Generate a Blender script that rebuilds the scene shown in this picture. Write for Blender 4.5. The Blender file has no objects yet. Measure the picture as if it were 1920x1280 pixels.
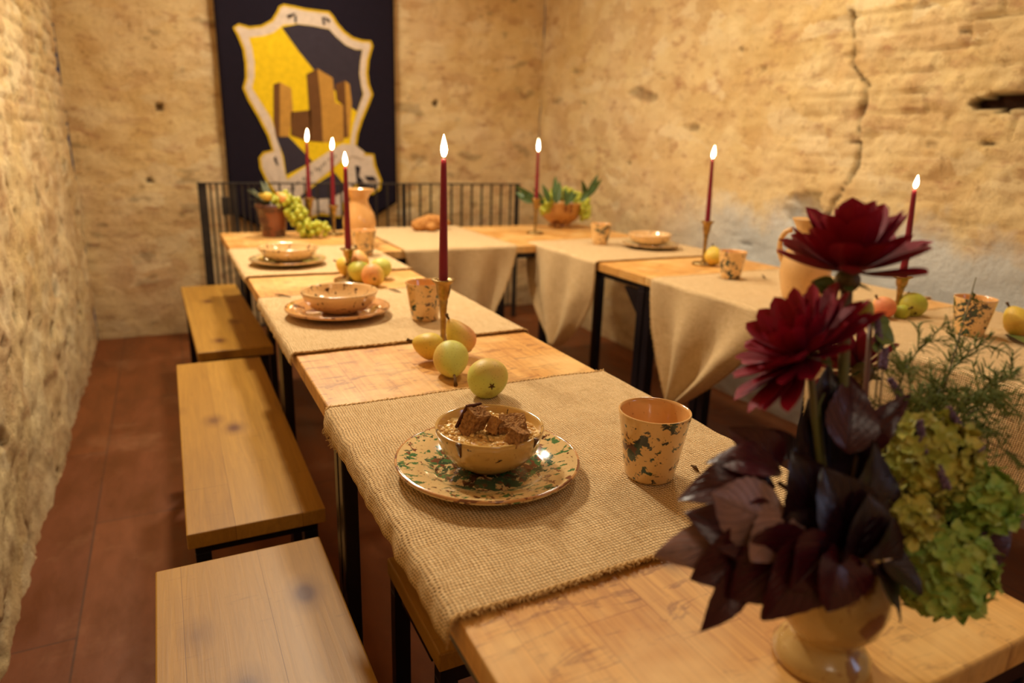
import bpy, bmesh, math, random
import numpy as np
from mathutils import Vector, Matrix, noise, Quaternion
from mathutils.geometry import tessellate_polygon
PI = math.pi
random.seed(7)
scn = bpy.context.scene
COL = scn.collection

# ------------------------------------------------------------------ camera
F = 1280.0                      # focal length in pixels of a 1920 px wide frame (24 mm on 36 mm)
R = np.array([[0.89555275, -0.09680787, 0.43429656],
              [-0.44389305, -0.26178308, 0.85698809],
              [0.0307283, -0.96025926, -0.2774129]])
EYE = np.array([0.0, 0.0, 1.20])
cd = bpy.data.cameras.new('camera'); cam = bpy.data.objects.new('camera', cd); COL.objects.link(cam)
rx, ry, rz = R @ [1, 0, 0], R @ [0, -1, 0], R @ [0, 0, -1]
M4 = Matrix(((rx[0], ry[0], rz[0], EYE[0]), (rx[1], ry[1], rz[1], EYE[1]), (rx[2], ry[2], rz[2], EYE[2]), (0, 0, 0, 1)))
cam.matrix_world = M4
cd.lens = 24; cd.sensor_width = 36; cd.clip_start = 0.02
cd.dof.use_dof = True; cd.dof.focus_distance = 1.02; cd.dof.aperture_fstop = 2.8
scn.camera = cam

# ------------------------------------------------------------------ world, lamps, exposure
w = bpy.data.worlds.new('night'); scn.world = w; w.use_nodes = True
w.node_tree.nodes['Background'].inputs[0].default_value = (0.02, 0.025, 0.04, 1)
w.node_tree.nodes['Background'].inputs[1].default_value = 1.0
scn.view_settings.view_transform = 'Standard'; scn.view_settings.look = 'None'
scn.view_settings.gamma = 1; scn.view_settings.use_curve_mapping = False
scn.view_settings.exposure = 0.0
WARM = (1.0, 0.88, 0.67)
def area(name, loc, target, size, power, color, spread=PI):
    l = bpy.data.lights.new(name, 'AREA'); l.shape = 'DISK'; l.size = size; l.energy = power; l.color = color; l.spread = spread
    o = bpy.data.objects.new(name, l); COL.objects.link(o); o.location = loc
    o.rotation_euler = (Vector(target) - Vector(loc)).to_track_quat('-Z', 'Y').to_euler()
    return o
area('ceiling_lamp', (0.30, 2.65, 2.5), (0.5, 1.5, 0.3), 0.16, 36, WARM)
area('ceiling_lamp_far', (0.75, 3.75, 2.75), (0.8, 2.6, 0), 0.25, 38, WARM)
area('right_wall_fill', (1.85, 2.0, 2.75), (2.0, 1.6, 0), 0.35, 18, WARM)  # unseen area light added to brighten the right wall
area('fill_behind_camera', (0.1, -0.9, 2.5), (0.8, 2.4, 0.8), 0.7, 5, WARM)  # soft unseen fill light added behind the camera
area('window_daylight', (2.2, -1.25, 1.7), (1.5, 1.4, 0.7), 0.6, 3, (0.45, 0.65, 1.0))

# ------------------------------------------------------------------ helpers
def lin(r, g, b):
    f = lambda c: (c/255/12.92) if c/255 <= .04045 else ((c/255+.055)/1.055)**2.4
    return (f(r), f(g), f(b), 1)
def ray(px, py): return R @ np.array([px-960, py-640, F])
def onz(px, py, z):
    d = ray(px, py); t = (z-EYE[2])/d[2]; return Vector(EYE + t*d)
def ony(px, py, y):
    d = ray(px, py); t = y/d[1]; return Vector(EYE + t*d)
def dep(px, py, v): return Vector(EYE + ray(px, py)/F*v)

def tag(o, label=None, cat=None, group=None, kind=None):
    if label: o['label'] = label
    if cat: o['category'] = cat
    if group: o['group'] = group
    if kind: o['kind'] = kind
    return o
def empty(name, loc, label=None, cat=None, group=None, rotz=0):
    o = bpy.data.objects.new(name, None); o.empty_display_size = .05; COL.objects.link(o)
    o.location = loc; o.rotation_euler = (0, 0, rotz)
    return tag(o, label, cat, group)
def copy_tree(o, parent=None):
    c = o.copy(); COL.objects.link(c); c.parent = parent
    for ch in list(o.children): copy_tree(ch, c)
    return c

class MB:
    def __init__(s): s.v = []; s.f = []
    def add(s, v, f):
        n = len(s.v); s.v += [tuple(p) for p in v]; s.f += [tuple(i+n for i in q) for q in f]; return s
    def box(s, a, b, bev=0.0, rot=None, org=(0, 0, 0)):
        x0, y0, z0 = a; x1, y1, z1 = b
        if bev <= 0:
            v = [(x, y, z) for x in (x0, x1) for y in (y0, y1) for z in (z0, z1)]
            f = [(0, 1, 3, 2), (4, 6, 7, 5), (0, 4, 5, 1), (2, 3, 7, 6), (0, 2, 6, 4), (1, 5, 7, 3)]
        else:
            bm = bmesh.new(); bmesh.ops.create_cube(bm, size=1)
            for q in bm.verts: q.co = Vector(((x0+x1)/2+q.co.x*(x1-x0), (y0+y1)/2+q.co.y*(y1-y0), (z0+z1)/2+q.co.z*(z1-z0)))
            bmesh.ops.bevel(bm, geom=list(bm.edges), offset=bev, segments=2, affect='EDGES', profile=.5)
            bm.verts.index_update(); v = [tuple(q.co) for q in bm.verts]; f = [[q.index for q in k.verts] for k in bm.faces]; bm.free()
        if rot is not None: v = [tuple(rot @ Vector(p) + Vector(org)) for p in v]
        return s.add(v, f)
    def lathe(s, prof, seg=48, org=(0, 0, 0), mat=None, wob=None):
        v = []; f = []; n = len(prof)
        for j in range(seg):
            a = 2*PI*j/seg
            for i, (r, z) in enumerate(prof):
                if wob: r2 = r*(1+wob(a, z))
                else: r2 = r
                v.append(Vector((r2*math.cos(a), r2*math.sin(a), z)))
        for j in range(seg):
            k = (j+1) % seg
            for i in range(n-1): f.append((j*n+i, k*n+i, k*n+i+1, j*n+i+1))
        if mat is not None: v = [mat @ p for p in v]
        return s.add([p+Vector(org) for p in v], f)
    def tube(s, pts, rad, seg=8, cap=True):
        pts = [Vector(p) for p in pts]; n = len(pts)
        if not hasattr(rad, '__len__'): rad = [rad]*n
        v = []; f = []; up = None
        for i, p in enumerate(pts):
            t = (pts[min(i+1, n-1)]-pts[max(i-1, 0)])
            t = t.normalized() if t.length > 1e-9 else Vector((0, 0, 1))
            if up is None:
                up = t.orthogonal().normalized()
            up = (up - t*up.dot(t)); up = up.normalized() if up.length > 1e-6 else t.orthogonal().normalized()
            b = t.cross(up)
            for j in range(seg):
                a = 2*PI*j/seg; v.append(p+(up*math.cos(a)+b*math.sin(a))*rad[i])
        for i in range(n-1):
            for j in range(seg):
                k = (j+1) % seg; f.append((i*seg+j, i*seg+k, (i+1)*seg+k, (i+1)*seg+j))
        if cap:
            f.append(tuple(range(seg))[::-1]); f.append(tuple((n-1)*seg+j for j in range(seg)))
        return s.add(v, f)
    def grid(s, fn, nu, nv):
        v = [fn(i/nu, j/nv) for i in range(nu+1) for j in range(nv+1)]
        f = [(i*(nv+1)+j, (i+1)*(nv+1)+j, (i+1)*(nv+1)+j+1, i*(nv+1)+j+1) for i in range(nu) for j in range(nv)]
        return s.add(v, f)
    def ball(s, c, r, seg=12, rings=8, sc=(1, 1, 1), rot=None, nz=0, seed=0):
        v = []; f = []
        for i in range(rings+1):
            th = PI*i/rings
            for j in range(seg):
                a = 2*PI*j/seg
                d = Vector((math.sin(th)*math.cos(a), math.sin(th)*math.sin(a), math.cos(th)))
                k = r*(1+(nz*noise.noise(d*2.2+Vector((seed, 3.1, 0))) if nz else 0))
                p = Vector((d.x*sc[0]*k, d.y*sc[1]*k, d.z*sc[2]*k))
                if rot is not None: p = rot @ p
                v.append(p+Vector(c))
        for i in range(rings):
            for j in range(seg):
                k = (j+1) % seg; f.append((i*seg+j, i*seg+k, (i+1)*seg+k, (i+1)*seg+j))
        return s.add(v, f)
    def build(s, name, mat, parent=None, smooth=True, org=None, weld=False):
        vs = s.v
        if org is not None: vs = [(p[0]-org[0], p[1]-org[1], p[2]-org[2]) for p in vs]
        me = bpy.data.meshes.new(name); me.from_pydata(vs, [], s.f); me.validate(); me.update()
        if weld:
            bm = bmesh.new(); bm.from_mesh(me); bmesh.ops.remove_doubles(bm, verts=bm.verts, dist=1e-5); bmesh.ops.recalc_face_normals(bm, faces=bm.faces); bm.to_mesh(me); bm.free()
        if smooth: me.polygons.foreach_set('use_smooth', [True]*len(me.polygons))
        me.materials.append(mat)
        o = bpy.data.objects.new(name, me); COL.objects.link(o)
        if parent is not None: o.parent = parent
        if org is not None: o.location = org
        return o

# ------------------------------------------------------------------ materials
class NT:
    def __init__(s, name, rough=.6, spec=.5, metal=0.0):
        s.m = bpy.data.materials.new(name); s.m.use_nodes = True; s.t = s.m.node_tree; s.n = s.t.nodes; s.b = s.n['Principled BSDF']
        s.b.inputs['Roughness'].default_value = rough; s.b.inputs['Specular IOR Level'].default_value = spec; s.b.inputs['Metallic'].default_value = metal
    def L(s, a, b): s.t.links.new(a, b)
    def N(s, typ, **k):
        n = s.n.new(typ)
        for q, v in k.items():
            if hasattr(n, q) and q not in n.inputs: setattr(n, q, v)
            else: s.set(n.inputs[q.replace('_', ' ')], v)
        return n
    def set(s, inp, v):
        if hasattr(v, 'is_output') or isinstance(v, bpy.types.NodeSocket): s.L(v, inp)
        else: inp.default_value = v
    def coord(s, kind='Object'): return s.N('ShaderNodeTexCoord').outputs[kind]
    def mapping(s, vec, scale=(1, 1, 1), loc=(0, 0, 0), rot=(0, 0, 0)):
        m = s.n.new('ShaderNodeMapping'); s.L(vec, m.inputs[0]); m.inputs[1].default_value = loc; m.inputs[2].default_value = rot; m.inputs[3].default_value = scale; return m.outputs[0]
    def noise(s, vec, scale, detail=4, rough=.55, dist=0.0, out=0):
        m = s.n.new('ShaderNodeTexNoise'); s.L(vec, m.inputs['Vector']); m.inputs['Scale'].default_value = scale; m.inputs['Detail'].default_value = detail
        m.inputs['Roughness'].default_value = rough; m.inputs['Distortion'].default_value = dist; return m.outputs[out]
    def voro(s, vec, scale, feature='F1', out='Distance', rnd=1.0):
        m = s.n.new('ShaderNodeTexVoronoi'); m.feature = feature; s.L(vec, m.inputs['Vector']); m.inputs['Scale'].default_value = scale; m.inputs['Randomness'].default_value = rnd; return m.outputs[out]
    def ramp(s, fac, stops, interp='LINEAR'):
        m = s.n.new('ShaderNodeValToRGB'); m.color_ramp.interpolation = interp; e = m.color_ramp.elements
        while len(e) < len(stops): e.new(.5)
        for i, (p, c) in enumerate(stops):
            e[i].position = p; e[i].color = c if hasattr(c, '__len__') else (c, c, c, 1)
        s.L(fac, m.inputs[0]); return m.outputs[0]
    def mix(s, fac, a, b, mode='MIX'):
        m = s.n.new('ShaderNodeMix'); m.data_type = 'RGBA'; m.blend_type = mode
        s.set(m.inputs[0], fac); s.set(m.inputs[6], a); s.set(m.inputs[7], b); return m.outputs[2]
    def math(s, op, a, b=0.0, c=0.0, clamp=False):
        m = s.n.new('ShaderNodeMath'); m.operation = op; m.use_clamp = clamp; s.set(m.inputs[0], a); s.set(m.inputs[1], b); s.set(m.inputs[2], c); return m.outputs[0]
    def vec(s, op, a, b):
        m = s.n.new('ShaderNodeVectorMath'); m.operation = op; s.set(m.inputs[0], a); s.set(m.inputs[1], b); return m.outputs[0]
    def sep(s, v): m = s.n.new('ShaderNodeSeparateXYZ'); s.L(v, m.inputs[0]); return m.outputs
    def comb(s, x, y, z):
        m = s.n.new('ShaderNodeCombineXYZ')
        for i, q in enumerate((x, y, z)): s.set(m.inputs[i], q)
        return m.outputs[0]
    def bump(s, h, strength=.5, dist=.002, prev=None):
        m = s.n.new('ShaderNodeBump'); s.L(h, m.inputs['Height']); m.inputs['Strength'].default_value = strength; m.inputs['Distance'].default_value = dist
        if prev is not None: s.L(prev, m.inputs['Normal'])
        return m.outputs[0]
    def color(s, c): s.set(s.b.inputs['Base Color'], c); return s
    def rough(s, c): s.set(s.b.inputs['Roughness'], c); return s
    def normal(s, c): s.L(c, s.b.inputs['Normal']); return s
    def rnd(s): return s.N('ShaderNodeObjectInfo').outputs['Random']

def m_wall(name, white_band=False, plaster_x=None):
    t = NT(name, .9, .15); c = t.coord()
    n1 = t.noise(c, 1.1, 6, .6); n2 = t.noise(c, 5, 6, .65); n3 = t.noise(t.mapping(c, (1, 1, 2.2)), 9, 5, .6)
    col = t.ramp(n1, [(.32, lin(232, 200, 136)), (.48, lin(242, 216, 162)), (.60, lin(236, 208, 162)), (.72, lin(224, 190, 148))])
    col = t.mix(t.ramp(n2, [(.38, 0), (.72, .6)]), col, lin(214, 170, 106), 'MIX')
    vs = t.voro(t.mapping(t.vec('ADD', c, t.comb(t.math('MULTIPLY', n2, .25), t.math('MULTIPLY', n2, .25), t.math('MULTIPLY', n2, .2))), (1, 1, 2.4)), 5.5, out='Color')
    vr = t.sep(vs)[0]; col = t.mix(t.ramp(vr, [(.0, .38), (.35, 0)]), col, lin(190, 142, 98)); col = t.mix(t.ramp(vr, [(.7, 0), (1, .55)]), col, lin(246, 226, 184))
    col = t.mix(t.ramp(n3, [(.56, 0), (.68, .55)]), col, lin(178, 124, 88))
    n4 = t.noise(c, 22, 4, .7); col = t.mix(t.ramp(n4, [(.58, 0), (.74, .6)]), col, lin(150, 104, 60))
    n5 = t.noise(c, 3.2, 3, .5); col = t.mix(t.ramp(n5, [(.55, 0), (.7, .5)]), col, lin(250, 226, 176))
    x, y, z = t.sep(c)
    # bare courses of stone near the top, optional whiter band lower down
    if white_band:
        nz = t.math('MULTIPLY', t.math('SUBTRACT', t.noise(c, 2.2, 5, .65), .5), .9)
        h = t.math('ADD', z, nz)
        band = t.ramp(h, [(.80, 1.0), (1.02, 0)])
        yb = t.ramp(t.math('DIVIDE', y, 4.0), [(.62, 1.0), (.80, 0.0)])
        col = t.mix(t.math('MULTIPLY', t.math('MULTIPLY', band, yb), .95), col, lin(222, 224, 220))
    at = t.N('ShaderNodeAttribute', attribute_name='pit').outputs['Fac']
    col = t.mix(at, col, lin(62, 40, 28))
    foot_tone = t.ramp(z, [(0.0, .5), (.35, 0)]); col = t.mix(foot_tone, col, lin(170, 140, 105))  # duller brown towards the foot of the wall
    t.color(col)
    b1 = t.bump(t.noise(c, 11, 10, .74), 1.0, .022)
    b2 = t.bump(t.noise(c, 55, 5, .7), .8, .004, b1)
    t.normal(b2); return t.m
def m_floor():
    t = NT('floor_terracotta', .42, .4); c = t.coord(); x, y, z = t.sep(c)
    br = t.n.new('ShaderNodeTexBrick'); t.L(t.comb(y, x, 0.0), br.inputs['Vector'])
    br.inputs['Scale'].default_value = 1; br.inputs['Brick Width'].default_value = 1.15; br.inputs['Row Height'].default_value = .30; br.inputs['Mortar Size'].default_value = .003
    br.inputs['Color1'].default_value = lin(126, 68, 26); br.inputs['Color2'].default_value = lin(112, 58, 22); br.inputs['Mortar'].default_value = lin(78, 46, 26)
    n = t.noise(t.mapping(c, (3, 1, 1)), 3, 6, .6)
    col = t.mix(t.ramp(n, [(.35, .75), (.7, 0)]), br.outputs[0], lin(86, 42, 14))
    d = t.noise(c, 2.3, 5, .7); edge = t.ramp(t.math('ADD', x, t.math('MULTIPLY', d, .12)), [(0.0, 0), (1, 0)])
    col = t.mix(t.ramp(d, [(.55, 0), (.75, .35)]), col, lin(165, 120, 85))
    t.color(col); t.rough(t.ramp(n, [(.3, .35), (.7, .6)]))
    t.normal(t.bump(t.noise(c, 20, 5, .6), .3, .003)); return t.m
def m_wood(name, a, b, dark, row=.055, width=.42, rough=.45, knots=.9, grain=.7, mort=None, streak=0, kr=1.0):
    t = NT(name, rough, .4); c0 = t.coord(); rn = t.rnd()
    c = t.vec('ADD', c0, t.comb(t.math('MULTIPLY', rn, 7.3), t.math('MULTIPLY', rn, 13.7), 0.0)); x, y, z = t.sep(c)
    br = t.n.new('ShaderNodeTexBrick'); t.L(t.comb(y, x, 0.0), br.inputs['Vector']); br.offset = .37
    br.inputs['Scale'].default_value = 1; br.inputs['Brick Width'].default_value = width; br.inputs['Row Height'].default_value = row; br.inputs['Mortar Size'].default_value = .0006
    br.inputs['Color1'].default_value = a; br.inputs['Color2'].default_value = b; br.inputs['Mortar'].default_value = mort or dark
    cell = t.math('MULTIPLY', t.sep(br.outputs[0])[0], 30.0)
    g = t.noise(t.vec('ADD', t.mapping(c, (38, 1.6, 20)), t.comb(cell, cell, cell)), 2.2, 6, .65, 1.2)
    col = t.mix(t.math('MULTIPLY', t.ramp(g, [(.38, 0), (.72, 1)]), grain), br.outputs[0], dark)
    big = t.noise(c, 3, 3, .5); col = t.mix(t.ramp(big, [(.4, 0), (.75, .35)]), col, a)
    k = t.voro(t.mapping(c, (1, .62, 0)), 7.5)
    col = t.mix(t.math('MULTIPLY', t.ramp(k, [(.035*kr, 1), (.085*kr, .35), (.15*kr, 0)]), knots), col, lin(96, 52, 22))
    f = t.noise(t.mapping(c, (8, 30, 1)), 3, 4, .6); col = t.mix(t.ramp(f, [(.62, 0), (.75, .35)]), col, dark)
    if streak:
        sk = t.noise(t.vec('ADD', t.mapping(c, (5, 22, 1)), t.comb(cell, cell, 0.0)), 1.6, 5, .7, 1.5)
        col = t.mix(t.ramp(sk, [(.55, 0), (.63, .7), (.70, .1)]), col, lin(128, 72, 32))
        pale = t.noise(c, 6, 4, .6, .5); col = t.mix(t.ramp(pale, [(.45, 0), (.7, .6)]), col, lin(244, 208, 142))
    t.color(col); t.normal(t.bump(g, .25, .001)); return t.m
def m_burlap():
    t = NT('burlap_weave', .95, .1); c = t.coord('UV'); x, y, z = t.sep(c)
    wob = t.math('MULTIPLY', t.math('SUBTRACT', t.noise(c, 14, 4, .65), .5), .014)
    wob2 = t.math('MULTIPLY', t.math('SUBTRACT', t.noise(t.mapping(c, (1, 1, 1), (5, 3, 0)), 16, 4, .65), .5), .014)
    p = .0043; k = 2*PI/p
    sx = t.math('SINE', t.math('MULTIPLY', t.math('ADD', x, wob), k)); sy = t.math('SINE', t.math('MULTIPLY', t.math('ADD', y, wob2), k*.93))
    ax = t.math('ABSOLUTE', t.math('SINE', t.math('MULTIPLY', t.math('ADD', x, wob), k/2))); ay = t.math('ABSOLUTE', t.math('SINE', t.math('MULTIPLY', t.math('ADD', y, wob2), k/2*.93)))
    # threads: height is the higher of warp and weft, pits where neither passes
    par = t.math('MULTIPLY', t.math('SINE', t.math('MULTIPLY', t.math('ADD', x, wob), k/2)), t.math('SINE', t.math('MULTIPLY', t.math('ADD', y, wob2), k/2*.93)))
    h = t.math('MAXIMUM', t.math('ADD', ax, t.math('MULTIPLY', sy, .3)), t.math('ADD', ay, t.math('MULTIPLY', sx, -.3)))
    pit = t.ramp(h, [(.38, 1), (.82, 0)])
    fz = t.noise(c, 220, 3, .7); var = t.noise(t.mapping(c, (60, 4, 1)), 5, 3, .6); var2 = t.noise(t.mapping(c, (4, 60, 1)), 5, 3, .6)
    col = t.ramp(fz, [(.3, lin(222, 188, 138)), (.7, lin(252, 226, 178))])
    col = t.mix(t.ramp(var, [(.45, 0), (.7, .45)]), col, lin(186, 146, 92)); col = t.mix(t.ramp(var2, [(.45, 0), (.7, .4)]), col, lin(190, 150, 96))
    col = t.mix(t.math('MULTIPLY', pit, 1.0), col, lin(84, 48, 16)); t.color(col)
    t.normal(t.bump(t.math('ADD', h, t.math('MULTIPLY', fz, .35)), .8, .0013)); return t.m
def m_plain(name, c, rough=.6, spec=.5, metal=0.0, var=None, scale=8, bumpd=0, bscale=60, sub=0):
    t = NT(name, rough, spec, metal)
    if var is not None:
        n = t.noise(t.coord(), scale, 4, .6); t.color(t.ramp(n, [(.35, c), (.65, var)]))
    else: t.color(c)
    if bumpd: t.normal(t.bump(t.noise(t.coord(), bscale, 4, .6), .6, bumpd))
    if sub: t.b.inputs['Subsurface Weight'].default_value = sub; t.b.inputs['Subsurface Scale'].default_value = .01
    return t.m
def m_ceramic(name, base, spots, rough=.16, well=0.0, cluster=0.0):
    # spots: list of (colour, scale, threshold, offset, stretch)
    t = NT(name, rough, .6); c = t.coord(); rn = t.rnd(); cc = t.vec('ADD', c, t.comb(t.math('MULTIPLY', rn, 3.1), rn, t.math('MULTIPLY', rn, 1.7)))
    col = t.ramp(t.noise(c, 12, 4, .6), [(.3, base), (.7, tuple(min(1, q*.86) for q in base[:3])+(1,))])
    col = t.mix(t.ramp(t.noise(c, 160, 2, .5), [(.66, 0), (.72, .5)]), col, lin(150, 90, 50))
    for (cl, sc, th, off, st) in spots:
        n = t.noise(t.mapping(cc, st, (off, off*2.3, off*.7)), sc, 4, .6, .35)
        if cluster: n = t.math('ADD', n, t.math('MULTIPLY', t.math('SUBTRACT', t.noise(t.mapping(cc, (1, 1, 1), (off*3, 0, off)), 15, 2, .5), .5), cluster))
        if well:
            px_, py_, pz_ = t.sep(c); rad_ = t.math('SQRT', t.math('ADD', t.math('MULTIPLY', px_, px_), t.math('MULTIPLY', py_, py_)))
            n = t.math('ADD', n, t.math('MULTIPLY', t.ramp(rad_, [(.070, 1), (.095, 0)]), well))
        col = t.mix(t.ramp(n, [(th, 0), (th+.025, 1)]), col, cl)
    t.color(col); t.b.inputs['Coat Weight'].default_value = .6; t.b.inputs['Coat Roughness'].default_value = .08; return t.m
def m_two(name, front, back, rough=.4, veins=True, sc=1.0):
    t = NT(name, rough, .5); c = t.coord('UV'); n = t.noise(t.coord(), 30, 3, .6)
    f = t.mix(t.ramp(n, [(.35, 0), (.7, .6)]), front, tuple(q*.5 for q in front[:3])+(1,))
    bf = t.N('ShaderNodeNewGeometry').outputs['Backfacing']
    col = t.mix(bf, f, back)
    if veins:
        x, y, z = t.sep(c); d = t.math('ABSOLUTE', t.math('SUBTRACT', y, .5))
        s = t.math('SINE', t.math('MULTIPLY', t.math('SUBTRACT', x, t.math('MULTIPLY', d, .9)), 42.0))
        v = t.math('MAXIMUM', t.ramp(s, [(.86, 0), (.98, 1)]), t.ramp(d, [(.012, 1), (.03, 0)]))
        col = t.mix(t.math('MULTIPLY', v, .45), col, tuple(q*.45 for q in back[:3])+(1,))
        t.normal(t.bump(t.math('ADD', v, t.math('MULTIPLY', t.noise(t.coord(), 60, 3), 1.2)), .7, .0015))
    t.color(col); return t.m
def m_petal():
    t = NT('dahlia_petal', .55, .3); c = t.coord('UV'); x, y, z = t.sep(c)
    base = t.ramp(x, [(0.0, lin(60, 0, 12)), (.55, lin(128, 2, 26)), (1, lin(160, 6, 42))])
    g = t.noise(t.mapping(c, (1.5, 26, 1)), 2, 3, .5); base = t.mix(t.ramp(g, [(.4, 0), (.7, .4)]), base, lin(70, 0, 16))
    t.color(base); t.b.inputs['Sheen Weight'].default_value = .25; t.b.inputs['Sheen Tint'].default_value = lin(220, 60, 120)
    t.b.inputs['Transmission Weight'].default_value = 0
    t.normal(t.bump(g, .4, .0008)); return t.m
def m_fruit(name, a, b, cth=.5):
    t = NT(name, .5, .35); c = t.coord(); x, y, z = t.sep(c)
    n = t.noise(c, 9, 3, .5); g = t.math('ADD', t.math('MULTIPLY', x, 9), n)
    col = t.mix(t.ramp(g, [(cth-.12, 0), (cth+.3, 1)]), a, b)
    col = t.mix(t.ramp(t.voro(c, 190), [(.12, .5), (.25, 0)]), col, lin(140, 112, 40))
    col = t.mix(t.ramp(t.noise(c, 24, 4, .6), [(.6, 0), (.75, .5)]), col, lin(150, 120, 50))
    t.color(col); t.b.inputs['Subsurface Weight'].default_value = .1; t.b.inputs['Subsurface Scale'].default_value = .01; return t.m

PINE = m_wood('table_pine', lin(230, 178, 100), lin(212, 154, 78), lin(166, 104, 46), row=.072, width=.15, mort=lin(180, 120, 56), streak=1)
BENCHW = m_wood('bench_pine', lin(184, 138, 56), lin(166, 120, 44), lin(120, 80, 28), row=.13, width=1.7, knots=1.0, grain=.5, kr=2.0)
STEEL = m_plain('black_steel', lin(34, 30, 36), .35, .5, .7, lin(46, 42, 52), 5)
IRON = m_plain('wrought_iron', lin(44, 40, 40), .5, .5, .5, lin(64, 58, 54), 9)
BRASS = m_plain('aged_brass', lin(186, 158, 104), .34, .5, 1.0, lin(140, 116, 74), 40)
WAX = m_plain('burgundy_wax', lin(134, 8, 44), .38, .5, 0, lin(118, 6, 36), 6, sub=.35)
WICK = m_plain('wick', lin(30, 20, 16), .9)
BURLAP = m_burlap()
JUTE = m_plain('jute_thread', lin(222, 186, 130), .95, .1, 0, lin(186, 146, 92), 90)
TERRA = m_ceramic('terracotta_glaze', lin(232, 176, 108), [])
CUPM = m_ceramic('splashed_cup_glaze', lin(240, 196, 130), [(lin(20, 62, 50), 44, .585, 1.3, (1, 1, 1)), (lin(22, 34, 40), 58, .60, 4.1, (1, 1, 1.3)), (lin(96, 56, 42), 60, .66, 7.7, (1, 1, 1))], cluster=.55)
PLATEM = m_ceramic('splashed_plate_glaze', lin(236, 204, 146), [(lin(70, 122, 76), 52, .57, 2.2, (1, 1.6, 1)), (lin(120, 76, 56), 56, .60, 5.2, (1.6, 1, 1)), (lin(40, 86, 66), 66, .61, 9.2, (1, 1, 1)), (lin(66, 34, 30), 40, .66, 12.2, (1, 1, 1))], .12, well=.09)
BOWLM = m_ceramic('speckled_bowl_glaze', lin(212, 170, 96), [(lin(70, 44, 30), 60, .66, 2.2, (1, 1, 1))])
RIMM = m_ceramic('brown_drip_glaze', lin(84, 50, 30), [])
GREENP = m_fruit('pear_green', lin(198, 196, 92), lin(222, 170, 96), .72)
YELLP = m_fruit('pear_yellow', lin(214, 186, 72), lin(226, 178, 78), .6)
PEACH = m_fruit('peach_skin', lin(220, 196, 90), lin(226, 160, 100), .42)
APPLEG = m_fruit('green_skin', lin(170, 176, 60), lin(206, 196, 86), .5)
STEMB = m_plain('fruit_stem', lin(110, 78, 34), .8, .2, 0, lin(70, 48, 22), 60)
GRAPE = m_plain('grape_skin', lin(196, 196, 70), .22, .5, 0, lin(172, 180, 60), 14, sub=.35)
BREAD = m_plain('brown_bread_crumb', lin(190, 144, 92), .95, .1, 0, lin(136, 94, 58), 160, .006, 420)
CRUST = m_plain('bread_crust', lin(96, 54, 32), .8, .2, 0, lin(72, 38, 24), 40, .001, 120)
PALEB = m_plain('pale_bread', lin(200, 148, 84), .9, .1, 0, lin(168, 110, 58), 60, .003, 120)
SOUP = m_plain('grain_soup', lin(246, 218, 146), .14, .6, 0, lin(226, 176, 102), 70, .002, 220)
PETAL = m_petal()
BURG = m_two('burgundy_leaf', lin(58, 10, 20), lin(64, 14, 26), .34)
MAUVE = m_two('mauve_leaf_underside', lin(158, 120, 114), lin(162, 126, 118), .42)
DARKL = m_two('dark_purple_leaf', lin(30, 6, 14), lin(34, 8, 20), .34)
GREENL = m_two('green_leaf', lin(64, 84, 34), lin(112, 132, 66), .4)
STEMG = m_plain('green_stem', lin(92, 96, 46), .5, .4, 0, lin(110, 84, 52), 12)
STEMR = m_plain('reddish_stem', lin(112, 58, 46), .5, .4, 0, lin(90, 70, 40), 12)
def m_hyd(name, a, b, c_):
    t = NT(name, .5, .4); n = t.noise(t.coord(), 55, 3, .6); n2 = t.noise(t.coord(), 24, 3, .6)
    col = t.mix(t.ramp(n, [(.4, 0), (.6, 1)]), a, b); col = t.mix(t.ramp(n2, [(.55, 0), (.68, .8)]), col, c_)
    t.color(col); t.b.inputs['Subsurface Weight'].default_value = .1; t.b.inputs['Subsurface Scale'].default_value = .005; return t.m
HYD = m_hyd('hydrangea_yellow', lin(206, 194, 96), lin(176, 182, 84), lin(128, 96, 66))
HYDG = m_hyd('hydrangea_green', lin(150, 188, 92), lin(188, 200, 104), lin(112, 140, 60))
LAV = m_plain('lavender_bud', lin(138, 112, 142), .85, .15, 0, lin(96, 76, 104), 200)
FEN = m_plain('fennel_frond', lin(128, 136, 66), .6, .3, 0, lin(88, 112, 52), 30)
VASEM = m_ceramic('olive_vase_glaze', lin(196, 160, 96), [(lin(148, 104, 62), 18, .60, 3.0, (1, 1, .6))], .22)

# flames give off light
t = NT('candle_flame'); t.b.inputs['Emission Color'].default_value = (1, .80, .50, 1); t.b.inputs['Emission Strength'].default_value = 22; t.color((1, .8, .5, 1)); FLAME = t.m

# ------------------------------------------------------------------ room
T = 0.75
def fbm(p, o=4, s=1.0):
    a = 0; k = 1; q = Vector(p)*s
    for i in range(o): a += k*noise.noise(q); q = q*2.03; k *= .5
    return a
def courses(u, z, rh=.058, bw=.17):
    """depth of the joints of rough coursed masonry, 0..1"""
    zz = z + .02*noise.noise(Vector((u*2.5, z*3, 9))); r = math.floor(zz/rh); fz = zz/rh-r
    uu = u + .03*noise.noise(Vector((u*6, z*6, 4))) + (r % 2)*bw*.5 + .06*noise.noise(Vector((r*7.1, 0, 2)))
    fu = uu/bw-math.floor(uu/bw)
    dz = min(fz, 1-fz)*rh; du = min(fu, 1-fu)*bw
    return max(0, 1-min(dz, du)/.008)
def seg_d(p, a, b):
    ax, ay = a; bx, by = b; t_ = max(0, min(1, ((p[0]-ax)*(bx-ax)+(p[1]-ay)*(by-ay))/((bx-ax)**2+(by-ay)**2+1e-9)))
    return math.hypot(p[0]-ax-t_*(bx-ax), p[1]-ay-t_*(by-ay))
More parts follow.
